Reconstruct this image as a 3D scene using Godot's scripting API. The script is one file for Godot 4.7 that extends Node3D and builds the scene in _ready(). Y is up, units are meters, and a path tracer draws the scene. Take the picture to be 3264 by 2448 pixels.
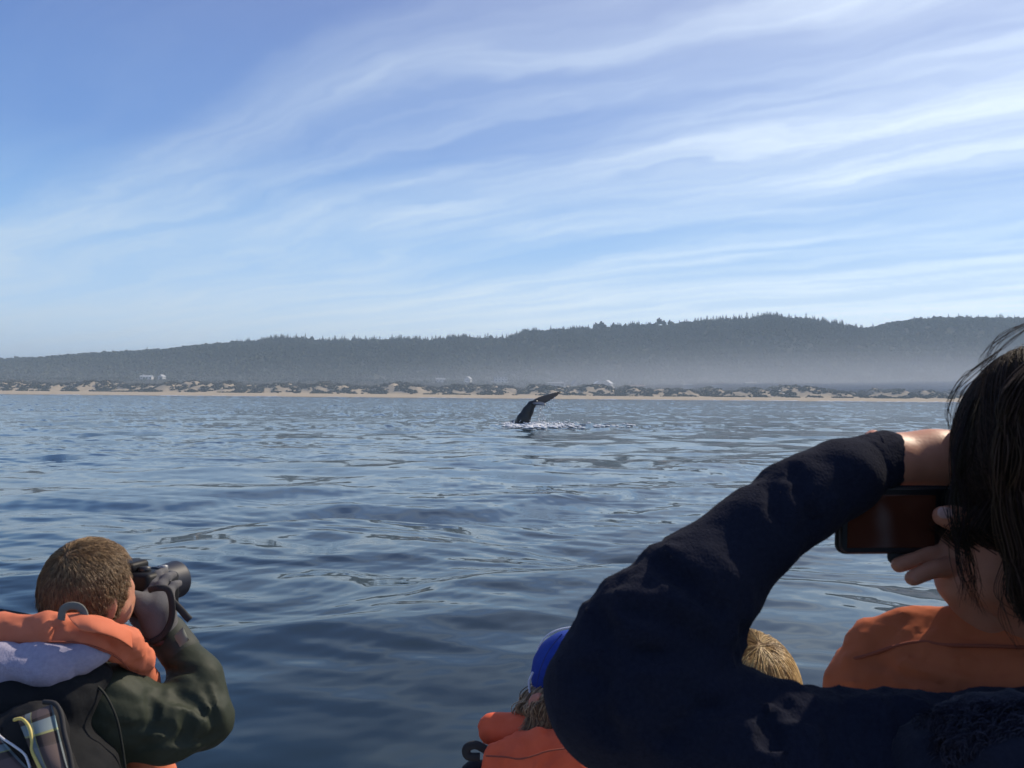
extends Node3D
# A whale's tail off a hazy dune coast, watched by four people in a boat. One unit is one metre, y is up, the sea lies at y = 0.

const EYE := Vector3(0, 2.1, 0)
const FOCAL := 915.8           # picture widths of 1024: pixels per unit of tangent
var cam: Camera3D
var sun_to: Vector3
var rng := RandomNumberGenerator.new()
var n_low := FastNoiseLite.new()
var n_mid := FastNoiseLite.new()
var taken := {}


func _ready():
	rng.seed = 7
	n_low.seed = 3; n_low.frequency = 0.01; n_low.fractal_octaves = 4
	n_mid.seed = 11; n_mid.frequency = 1.0; n_mid.fractal_octaves = 3
	# --- camera
	cam = Camera3D.new(); cam.name = "view"; add_child(cam)
	var lens := CameraAttributesPhysical.new()
	lens.frustum_focal_length = 12.0 / tan(deg_to_rad(22.75))
	lens.frustum_focus_distance = 14.0
	lens.exposure_aperture = 20.0
	lens.frustum_near = 0.05
	lens.frustum_far = 9000.0
	cam.attributes = lens
	cam.fov = 45.5
	cam.near = 0.05; cam.far = 9000.0
	cam.position = EYE
	cam.rotation_degrees = Vector3(0.75, 0, 0.5)
	cam.current = true
	# --- sky, haze, exposure
	var env := Environment.new()
	env.background_mode = Environment.BG_SKY
	var sky := Sky.new()
	var pano := PanoramaSkyMaterial.new()
	pano.panorama = paint_sky()
	sky.sky_material = pano
	env.sky = sky
	env.tonemap_mode = Environment.TONE_MAPPER_LINEAR
	env.tonemap_exposure = 1.0
	env.sdfgi_enabled = true; env.ssao_enabled = true; env.ssil_enabled = true
	env.fog_enabled = true
	env.fog_density = 0.00042
	env.fog_light_color = Color(0.82, 0.92, 1.0)
	env.volumetric_fog_enabled = true
	env.volumetric_fog_density = 0.0
	var we := WorldEnvironment.new(); we.name = "world_environment"; we.environment = env; add_child(we)
	# --- sun: high on the right, a little ahead of the lens
	var az := deg_to_rad(51.0)
	var el := deg_to_rad(43.0)
	sun_to = Vector3(cos(el) * sin(az), sin(el), -cos(el) * cos(az))
	var sun := DirectionalLight3D.new(); sun.name = "sun"
	sun.light_energy = 1.5; sun.light_color = Color(1.0, 0.94, 0.85); sun.light_angular_distance = 0.5; sun.shadow_enabled = true
	add_child(sun)
	sun.look_at_from_position(sun_to * 100.0, Vector3.ZERO)
	# --- the place
	build_sea()
	build_coast()
	build_forest()
	build_houses()
	build_mist()
	build_whale()
	# --- boat and people
	build_boat()
	build_boy()
	build_cap_child()
	build_blond_child()
	build_woman()


# ---------------------------------------------------------------- helpers

func at(x: float, y: float, d: float) -> Vector3:   # a point d metres ahead of the lens
	return cam.transform * (Vector3((x - 512.0) / FOCAL, (384.0 - y) / FOCAL, -1.0) * d)


func numbered(called: String) -> String:
	if not taken.has(called):
		taken[called] = 0
		return called
	taken[called] += 1
	return "%s_%03d" % [called, taken[called]]


func thing(called: String, label: String, category: String, where: Vector3, group := "") -> Node3D:
	var o := Node3D.new(); o.name = numbered(called); add_child(o)
	o.position = where
	tag(o, label, category, group)
	return o


func tag(o: Node, label: String, category: String, group := "") -> Node:
	o.set_meta("label", label)
	if category: o.set_meta("category", category)
	if group: o.set_meta("group", group)
	return o


func part(called: String, mesh: Mesh, m: Material, parent: Node, moved := true) -> MeshInstance3D:
	var o := MeshInstance3D.new(); o.name = called if parent != self else numbered(called)
	o.mesh = mesh
	o.material_override = m
	parent.add_child(o, true)
	if moved and parent != self:      # shapes are laid out in world places; take the thing's base off again
		var base: Node = parent
		while base.get_parent() != self: base = base.get_parent()
		if parent == base: o.position = -(base as Node3D).position
	return o


func structure(called: String, mesh: Mesh, m: Material) -> MeshInstance3D:
	var o := part(called, mesh, m, self)
	o.set_meta("kind", "structure")
	return o


func packed(v: PackedVector3Array, idx: PackedInt32Array, n := PackedVector3Array(), c := PackedColorArray(), uv := PackedVector2Array()) -> ArrayMesh:
	var a := []
	a.resize(Mesh.ARRAY_MAX)
	a[Mesh.ARRAY_VERTEX] = v
	a[Mesh.ARRAY_INDEX] = idx
	a[Mesh.ARRAY_NORMAL] = n if n.size() == v.size() else smooth_normals(v, idx)
	if c.size() == v.size(): a[Mesh.ARRAY_COLOR] = c
	if uv.size() == v.size(): a[Mesh.ARRAY_TEX_UV] = uv
	var me := ArrayMesh.new()
	me.add_surface_from_arrays(Mesh.PRIMITIVE_TRIANGLES, a)
	return me


func smooth_normals(v: PackedVector3Array, idx: PackedInt32Array) -> PackedVector3Array:
	var n := PackedVector3Array()
	n.resize(v.size())
	for t in range(0, idx.size(), 3):
		var a := idx[t]
		var b := idx[t + 1]
		var c := idx[t + 2]
		var w := (v[c] - v[a]).cross(v[b] - v[a])
		n[a] += w; n[b] += w; n[c] += w
	for i in n.size(): n[i] = n[i].normalized()
	return n


func srgb(r: float, g: float, b: float) -> Color:   # a real-world base colour, given in linear values
	return Color(r, g, b).linear_to_srgb()


func noise_tex(freq: float, octaves := 4, size := 256, as_normal := false, bump := 4.0, a := Color.BLACK, b := Color.WHITE, kind := FastNoiseLite.TYPE_SIMPLEX_SMOOTH, sd := 1) -> NoiseTexture2D:
	var n := FastNoiseLite.new()
	n.noise_type = kind; n.frequency = freq; n.fractal_octaves = octaves; n.seed = sd
	var t := NoiseTexture2D.new()
	t.width = size; t.height = size; t.seamless = true; t.noise = n
	t.as_normal_map = as_normal; t.bump_strength = bump
	if not as_normal:
		var g := Gradient.new()
		g.set_color(0, a); g.set_color(1, b)
		t.color_ramp = g
	return t


func cloth(lo: Color, hi: Color, rough := 0.9, per_metre := 18.0, bump := 0.15, sheen := 0.0, freq := 0.03) -> StandardMaterial3D:
	var m := StandardMaterial3D.new()
	m.roughness = rough
	m.metallic_specular = 0.3
	m.albedo_texture = noise_tex(freq, 5, 256, false, 1.0, lo, hi, FastNoiseLite.TYPE_SIMPLEX_SMOOTH, int(lo.r * 999.0) + 5)
	m.uv1_triplanar = true
	m.uv1_scale = Vector3.ONE * per_metre * 0.25
	if bump > 0.0:
		m.heightmap_enabled = true
		m.heightmap_texture = noise_tex(0.12, 2, 256, false, 1.0, Color.BLACK, Color.WHITE, FastNoiseLite.TYPE_SIMPLEX, 9)
		m.heightmap_scale = bump
	if sheen > 0.0:
		m.rim_enabled = true; m.rim = sheen; m.rim_tint = 0.7
	return m


func flat(c: Color, rough := 0.7, spec := 0.5) -> StandardMaterial3D:
	var m := StandardMaterial3D.new()
	m.albedo_color = c; m.roughness = rough; m.metallic_specular = spec
	return m


func tinted(rough := 0.7, spec := 0.4) -> StandardMaterial3D:   # takes its colour from the vertices
	var m := StandardMaterial3D.new()
	m.vertex_color_use_as_albedo = true; m.roughness = rough; m.metallic_specular = spec
	return m


# A rounded box: 8 corners pulled in, with bevelled edges.
func rounded_box(size: Vector3, r: float, t := Transform3D()) -> ArrayMesh:
	return loft_box(size, r, t, 5)


func loft_box(size: Vector3, r: float, t: Transform3D, seg: int) -> ArrayMesh:
	var v := PackedVector3Array()
	var n := PackedVector3Array()
	var idx := PackedInt32Array()
	var inner := size * 0.5 - Vector3.ONE * r
	var rings := 2 * seg
	var round_n := 4 * seg
	for i in rings + 1:
		var la := -PI / 2 + PI * i / rings
		var up := 1.0 if i >= seg else -1.0
		for j in round_n:
			var lo := TAU * (j + 0.5) / round_n
			var d := Vector3(cos(la) * cos(lo), sin(la), cos(la) * sin(lo))
			v.append(t * (d * r + Vector3(signf(cos(lo)) * inner.x, up * inner.y if i != seg else 0.0, signf(sin(lo)) * inner.z)))
			n.append((t.basis * d).normalized())
	for i in rings:
		for j in round_n:
			var a := i * round_n + j
			var b := i * round_n + (j + 1) % round_n
			idx.append_array([a, b, b + round_n, a, b + round_n, a + round_n])
	for e in [0, rings]:                       # caps
		var c := v.size()
		v.append(t * Vector3(0, size.y * (-0.5 if e == 0 else 0.5), 0)); n.append((t.basis * Vector3(0, -1 if e == 0 else 1, 0)).normalized())
		for j in round_n:
			var a: int = e * round_n + j
			var b: int = e * round_n + (j + 1) % round_n
			idx.append_array([c, b, a] if e == 0 else [c, a, b])
	return packed(v, idx, n)


# A tube along points with a radius at each (or flattened by `flatness` across `wide`).
func tube_into(v: PackedVector3Array, n: PackedVector3Array, idx: PackedInt32Array, pts: PackedVector3Array, rad: PackedFloat32Array, sides: int, flat_dir := Vector3.ZERO, flatness := 1.0) -> void:
	var first := v.size()
	var side := Vector3.ZERO
	for i in pts.size():
		var d := (pts[mini(i + 1, pts.size() - 1)] - pts[maxi(i - 1, 0)]).normalized()
		if flat_dir != Vector3.ZERO: side = (flat_dir - d * flat_dir.dot(d)).normalized()
		elif side == Vector3.ZERO: side = d.cross(Vector3(0.31, 0.87, 0.39)).normalized()
		else: side = (side - d * side.dot(d)).normalized()
		var other := d.cross(side)
		for j in sides:
			var a := TAU * j / sides
			var o := side * cos(a) * flatness + other * sin(a)
			v.append(pts[i] + o * rad[i])
			n.append((side * cos(a) / flatness + other * sin(a)).normalized())
	for i in pts.size() - 1:
		for j in sides:
			var a := first + i * sides + j
			var b := first + i * sides + (j + 1) % sides
			idx.append_array([a, b + sides, b, a, a + sides, b + sides])
	for e in 2:
		var row := first + (0 if e == 0 else (pts.size() - 1) * sides)
		for j in range(1, sides - 1):
			idx.append_array([row, row + j, row + j + 1] if e == 0 else [row, row + j + 1, row + j])


func tube(pts: PackedVector3Array, rad: PackedFloat32Array, sides := 10, flat_dir := Vector3.ZERO, flatness := 1.0) -> ArrayMesh:
	var v := PackedVector3Array()
	var n := PackedVector3Array()
	var idx := PackedInt32Array()
	tube_into(v, n, idx, pts, rad, sides, flat_dir, flatness)
	return packed(v, idx, n)


func even(r: float, count: int) -> PackedFloat32Array:
	var a := PackedFloat32Array(); a.resize(count); a.fill(r)
	return a


func spline(p: PackedVector3Array, per: int) -> PackedVector3Array:   # Catmull-Rom through p
	var out := PackedVector3Array()
	for i in p.size() - 1:
		for k in per:
			out.append(p[i].cubic_interpolate(p[i + 1], p[maxi(i - 1, 0)], p[mini(i + 2, p.size() - 1)], float(k) / per))
	out.append(p[p.size() - 1])
	return out


# A lathed shape about an axis: profile of [along, radius].
func lathe(from: Vector3, axis: Vector3, profile: Array, sides := 32) -> ArrayMesh:
	axis = axis.normalized()
	var side := axis.cross(Vector3(0.2, 0.9, 0.1)).normalized()
	var other := axis.cross(side)
	var v := PackedVector3Array()
	var idx := PackedInt32Array()
	for q in profile:
		for j in sides:
			var a := TAU * j / sides
			v.append(from + axis * q[0] + (side * cos(a) + other * sin(a)) * q[1])
	for i in profile.size() - 1:
		for j in sides:
			var a := i * sides + j
			var b := i * sides + (j + 1) % sides
			idx.append_array([a, b + sides, b, a, a + sides, b + sides])
	return packed(v, idx)


# ---------------------------------------------------------------- bodies: distances joined by a smooth minimum, meshed as surface nets

# A bone is [a, b, radius at a, radius at b, k, sign, frame, squash]: frame (a Transform3D or null) holds the axes of a flattened one.
func bone(a: Vector3, b: Vector3, ra: float, rb: float, k := 0.02, cut := false) -> Array:
	return [a, b, ra, rb, k, -1.0 if cut else 1.0, null, 1.0]


func slab(a: Vector3, b: Vector3, ra: float, rb: float, thin: Vector3, squash: float, k := 0.02) -> Array:   # flattened along thin
	thin = thin.normalized()
	var x := (b - a - thin * thin.dot(b - a))
	x = x.normalized() if x.length() > 1e-4 else thin.cross(Vector3(0.3, 0.9, 0.2)).normalized()
	var f := Transform3D(Basis(x, thin, x.cross(thin)), a).affine_inverse()
	return [f * a, f * b, ra, rb, k, 1.0, f, squash]


func reach(q: Array, p: Vector3) -> float:
	var s := 1.0
	if q[6] != null:
		p = q[6] * p
		s = q[7]
		p.y /= s
	var a: Vector3 = q[0]
	var b: Vector3 = q[1]
	if s != 1.0:
		a.y /= s; b.y /= s
	var ba := b - a
	var l := ba.length_squared()
	var t := clampf((p - a).dot(ba) / l, 0.0, 1.0) if l > 1e-12 else 0.0
	var off := p - a - ba * t
	var d := off.length() - lerpf(q[2], q[3], t)
	if s != 1.0:
		var ny := absf(off.y) / maxf(off.length(), 1e-6)
		d *= lerpf(1.0, s, ny)
	return d


func field(bones: Array, p: Vector3) -> float:
	var d := 1e6
	for q in bones:
		var e := reach(q, p)
		var k: float = q[4]
		if q[5] > 0.0:
			var h := maxf(k - absf(d - e), 0.0)
			d = minf(d, e) - h * h * 0.25 / k
		else:
			var h := maxf(k - absf(d + e), 0.0)
			d = maxf(d, -e) + h * h * 0.25 / k
	return d


# folds: [transform into noise space, depth, centre, radius (0: everywhere)]
func folded(folds: Array, p: Vector3) -> float:
	var d := 0.0
	for f in folds:
		var w := 1.0
		if f[3] > 0.0:
			w = 1.0 - (p - f[2]).length() / f[3]
			if w <= 0.0: continue
			w = smoothstep(0.0, 0.6, w)
		d += f[1] * w * (0.42 - 1.7 * absf(n_mid.get_noise_3dv(f[0] * p)))     # soft billows between sharp creases
	return d


# Folds that run along `run` (long) and repeat about every `wave` metres across it.
func fold(run: Vector3, wave: float, stretch: float, depth: float, centre := Vector3.ZERO, radius := 0.0, shift := 0.0) -> Array:
	run = run.normalized()
	var u := run.cross(Vector3(0.21, 0.53, 0.82)).normalized()
	var w := run.cross(u)
	var rows := Basis(u / wave, run / (wave * stretch), w / wave).transposed()
	return [Transform3D(rows, Vector3(shift, shift * 1.7, -shift)), depth, centre, radius]


func net(bones: Array, cell: float, folds := []) -> Array:
	var lo := Vector3.ONE * 1e9
	var hi := -lo
	for q in bones:
		if q[5] < 0.0: continue
		var back: Transform3D = q[6].affine_inverse() if q[6] != null else Transform3D()
		for e in 2:
			var p: Vector3 = back * q[e]
			var r: float = q[2 + e] + 0.012
			lo = lo.min(p - Vector3.ONE * r); hi = hi.max(p + Vector3.ONE * r)
	lo -= Vector3.ONE * cell * 2.0; hi += Vector3.ONE * cell * 2.0
	const B := 6
	var bx := int(ceil((hi.x - lo.x) / cell / B))
	var by := int(ceil((hi.y - lo.y) / cell / B))
	var bz := int(ceil((hi.z - lo.z) / cell / B))
	var nx := bx * B + 1
	var ny := by * B + 1
	var nz := bz * B + 1
	var g := PackedFloat32Array(); g.resize(nx * ny * nz); g.fill(1e3)
	var vi := PackedInt32Array(); vi.resize(nx * ny * nz); vi.fill(-1)
	var most := 0.0
	for f in folds: most += absf(f[1])
	var half := cell * B * 0.5
	var diag := half * 1.7321
	var live := []
	for i in bx:
		for j in by:
			for k in bz:
				var c := lo + Vector3(i * B, j * B, k * B) * cell + Vector3.ONE * half
				var near := []
				var least := 1e9
				var ds := []
				for q in bones:
					var e := reach(q, c)
					ds.append(e)
					if q[5] > 0.0: least = minf(least, e)
				if least > diag * 1.6 + most + 0.03: continue
				for m in bones.size():
					if ds[m] < maxf(least, 0.0) + diag * 3.0 + bones[m][4]: near.append(bones[m])
				var d := field(near, c)
				if absf(d) > (diag + cell) * 2.2 + most: continue
				live.append(Vector3i(i, j, k))
				for x in range(i * B, i * B + B + 1):
					for y in range(j * B, j * B + B + 1):
						for z in range(k * B, k * B + B + 1):
							var at_ := (x * ny + y) * nz + z
							if g[at_] > 900.0:
								var p := lo + Vector3(x, y, z) * cell
								var v := field(near, p)
								if most > 0.0 and absf(v) < most * 1.5 + cell * 2.0: v += folded(folds, p)
								g[at_] = v
	var verts := PackedVector3Array()
	var cells := []
	var sx := ny * nz
	for bl in live:
		for x in range(bl.x * B, bl.x * B + B):
			for y in range(bl.y * B, bl.y * B + B):
				for z in range(bl.z * B, bl.z * B + B):
					var o := x * sx + y * nz + z
					var c0 := g[o]
					var c1 := g[o + sx]
					var c2 := g[o + nz]
					var c3 := g[o + sx + nz]
					var c4 := g[o + 1]
					var c5 := g[o + sx + 1]
					var c6 := g[o + nz + 1]
					var c7 := g[o + sx + nz + 1]
					var inside := int(c0 < 0) + int(c1 < 0) + int(c2 < 0) + int(c3 < 0) + int(c4 < 0) + int(c5 < 0) + int(c6 < 0) + int(c7 < 0)
					if inside == 0 or inside == 8: continue
					var s := Vector3.ZERO
					var m := 0
					if (c0 < 0) != (c1 < 0): s += Vector3(c0 / (c0 - c1), 0, 0); m += 1
					if (c2 < 0) != (c3 < 0): s += Vector3(c2 / (c2 - c3), 1, 0); m += 1
					if (c4 < 0) != (c5 < 0): s += Vector3(c4 / (c4 - c5), 0, 1); m += 1
					if (c6 < 0) != (c7 < 0): s += Vector3(c6 / (c6 - c7), 1, 1); m += 1
					if (c0 < 0) != (c2 < 0): s += Vector3(0, c0 / (c0 - c2), 0); m += 1
					if (c1 < 0) != (c3 < 0): s += Vector3(1, c1 / (c1 - c3), 0); m += 1
					if (c4 < 0) != (c6 < 0): s += Vector3(0, c4 / (c4 - c6), 1); m += 1
					if (c5 < 0) != (c7 < 0): s += Vector3(1, c5 / (c5 - c7), 1); m += 1
					if (c0 < 0) != (c4 < 0): s += Vector3(0, 0, c0 / (c0 - c4)); m += 1
					if (c1 < 0) != (c5 < 0): s += Vector3(1, 0, c1 / (c1 - c5)); m += 1
					if (c2 < 0) != (c6 < 0): s += Vector3(0, 1, c2 / (c2 - c6)); m += 1
					if (c3 < 0) != (c7 < 0): s += Vector3(1, 1, c3 / (c3 - c7)); m += 1
					vi[o] = verts.size()
					cells.append(o)
					verts.append(lo + (Vector3(x, y, z) + s / m) * cell)
	var idx := PackedInt32Array()
	for o in cells:
		var c := g[o] < 0.0
		for ax in 3:
			var step: int = [sx, nz, 1][ax]
			var u: int = [nz, 1, sx][ax]
			var w: int = [1, sx, nz][ax]
			if o - u - w < 0 or c == (g[o + step] < 0.0): continue
			var q0 := vi[o]
			var q1 := vi[o - u]
			var q2 := vi[o - u - w]
			var q3 := vi[o - w]
			if q1 < 0 or q2 < 0 or q3 < 0: continue
			if c: idx.append_array([q0, q2, q1, q0, q3, q2])
			else: idx.append_array([q0, q1, q2, q0, q2, q3])
	return [verts, idx]


func body(bones: Array, cell: float, folds := []) -> ArrayMesh:
	var r := net(bones, cell, folds)
	return packed(r[0], r[1])


func joined_nets(nets: Array) -> ArrayMesh:
	var v := PackedVector3Array()
	var idx := PackedInt32Array()
	for r in nets:
		var first := v.size()
		v.append_array(r[0])
		for i in r[1]: idx.append(i + first)
	return packed(v, idx)


func chain(p: PackedVector3Array, r: PackedFloat32Array, k := 0.015) -> Array:
	var out := []
	for i in p.size() - 1: out.append(bone(p[i], p[i + 1], r[i], r[i + 1], k))
	return out


# The point where a body's outside meets the line of sight through a place in the photograph.
func surface_at(bones: Array, x: float, y: float) -> Vector3:
	var o := cam.position
	var d := (at(x, y, 1.0) - o).normalized()
	var t := 0.45
	for i in 90:
		var e := field(bones, o + d * t)
		if e < 0.0006: break
		t += maxf(e * 0.7, 0.0006)
		if t > 3.0: break
	return o + d * t


# Sharp creases cut along lines on a body.
func creases(bones: Array, lines: Array, r: float, k: float) -> Array:
	var out := []
	for line in lines:
		var pts := PackedVector3Array()
		for p in line: pts.append(surface_at(bones, p[0], p[1]))
		pts = spline(pts, 3)
		for i in pts.size() - 1:
			var f := float(i) / (pts.size() - 1)
			var g := float(i + 1) / (pts.size() - 1)
			out.append(bone(pts[i], pts[i + 1], r * (0.25 + 0.75 * sin(PI * f)), r * (0.25 + 0.75 * sin(PI * g)), k, true))
	return out

# ---------------------------------------------------------------- sky

func sky_stop(e: float) -> Vector3:
	var s := [[0.0, Vector3(0.86, 1.02, 1.16)], [4.0, Vector3(0.60, 0.86, 1.14)], [9.0, Vector3(0.245, 0.53, 0.96)], [15.0, Vector3(0.118, 0.295, 0.71)], [24.0, Vector3(0.072, 0.172, 0.51)], [50.0, Vector3(0.046, 0.118, 0.35)], [90.0, Vector3(0.036, 0.092, 0.28)]]
	for i in s.size() - 1:
		if e <= s[i + 1][0]:
			return s[i][1].lerp(s[i + 1][1], (e - s[i][0]) / (s[i + 1][0] - s[i][0]))
	return s[s.size() - 1][1]


func sky_colour(d: Vector3, n: FastNoiseLite, m: FastNoiseLite) -> Vector3:
	var e := rad_to_deg(asin(clampf(d.y, -1, 1)))
	var c := sky_stop(maxf(e, 0.0))
	# cirrus lies on a high plane and is drawn out along one wind, which meets the horizon far to the left
	var k := 1.0 / (maxf(d.y, 0.0) + 0.045)
	var p := Vector2(d.x, -d.z) * k
	var u := Vector2(sin(-0.86), cos(-0.86))
	var along := p.dot(u)
	var across := p.dot(Vector2(-u.y, u.x))
	var wx := n.get_noise_2d(along * 0.35 + 31.0, across * 0.5 - 7.0)
	var wy := n.get_noise_2d(along * 0.3 - 11.0, across * 0.4 + 57.0)
	var edge := smoothstep(-1.30, -1.85, across + wx * 0.25) + 0.8 * smoothstep(0.6, 2.4, across)
	across += wx * 0.34
	along += wy * 0.8
	var veil := n.get_noise_2d(along * 0.13 + 4.0, across * 0.50 + 13.0) * 0.5 + 0.5
	var fine := n.get_noise_2d(along * 0.30 + 90.0, across * 2.6 - 40.0) * 0.5 + 0.5
	var hair := m.get_noise_2d(along * 0.65 - 20.0 + fine * 0.5, across * 8.0 + 5.0) * 0.5 + 0.5
	var a := smoothstep(0.16, 0.88, veil) * 0.50 + smoothstep(0.25, 0.92, fine) * smoothstep(0.15, 0.6, veil) * 0.34
	a *= 0.70 + 0.28 * smoothstep(0.15, 0.85, hair)
	# less of it overhead and to the left, more towards the sun
	var right := smoothstep(-0.55, 0.65, d.x)
	a *= lerpf(0.14, 1.0, clampf(edge, 0.0, 1.0)) * lerpf(0.80, 1.14, right) * (1.0 - 0.5 * smoothstep(25.0, 42.0, e))
	# low down the sheets are seen edge on and close up
	var low := exp(-pow(maxf(e, 0.0) / 7.2, 2.0))
	a = a + (1.0 - a) * low * lerpf(0.50, 0.88, right) * (0.55 + 0.65 * smoothstep(0.3, 0.68, fine))
	a = clampf(a, 0.0, 0.93)
	var glow := exp(-pow(acos(clampf(d.dot(sun_to), -1.0, 1.0)) / 0.75, 2.0))
	var white := Vector3(0.79, 0.905, 0.985) * (0.97 + 0.5 * glow + 0.55 * low * right)
	c = c.lerp(white, a)
	c += Vector3(0.025, 0.035, 0.04) * right * smoothstep(4.0, 20.0, e)
	c += Vector3(1.0, 0.95, 0.86) * glow * 0.45
	return c


func paint_sky() -> ImageTexture:
	var n := FastNoiseLite.new()
	n.seed = 21; n.frequency = 1.0; n.fractal_octaves = 6; n.fractal_gain = 0.56
	var m := FastNoiseLite.new()
	m.seed = 5; m.frequency = 1.0; m.fractal_octaves = 5; m.fractal_gain = 0.6
	var az := deg_to_rad(51.0)
	var el := deg_to_rad(43.0)
	sun_to = Vector3(cos(el) * sin(az), sin(el), -cos(el) * cos(az))
	var im := sky_window(n, m, 1024, 512, 0, 0, 1024, 258)
	var whole := Image.create(1024, 512, false, Image.FORMAT_RGBF)
	whole.fill(Color(0.30, 0.38, 0.46))
	whole.blit_rect(im, Rect2i(0, 0, 1024, 258), Vector2i.ZERO)
	whole.resize(4096, 2048, Image.INTERPOLATE_CUBIC)
	var fine := sky_window(n, m, 4096, 2048, 1540, 640, 1016, 390)
	whole.blit_rect(fine, Rect2i(0, 0, 1016, 390), Vector2i(1540, 640))
	var turned := Image.create(4096, 2048, false, Image.FORMAT_RGBF)      # a panorama's first column looks ahead
	turned.blit_rect(whole, Rect2i(0, 0, 2048, 2048), Vector2i(2048, 0))
	turned.blit_rect(whole, Rect2i(2048, 0, 2048, 2048), Vector2i.ZERO)
	return ImageTexture.create_from_image(turned)


func sky_window(n: FastNoiseLite, m: FastNoiseLite, w: int, h: int, x0: int, y0: int, ww: int, hh: int) -> Image:
	var buf := PackedFloat32Array()
	buf.resize(ww * hh * 3)
	var o := 0
	for y in hh:
		var th := PI * (y0 + y + 0.5) / h
		for x in ww:
			var ph := TAU * ((x0 + x + 0.5) / w - 0.5)
			var c := sky_colour(Vector3(sin(th) * sin(ph), cos(th), -sin(th) * cos(ph)), n, m)
			buf[o] = c.x; buf[o + 1] = c.y; buf[o + 2] = c.z
			o += 3
	return Image.create_from_data(ww, hh, false, Image.FORMAT_RGBF, buf.to_byte_array())


# ---------------------------------------------------------------- sea

var whale_at: Vector3

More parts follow.
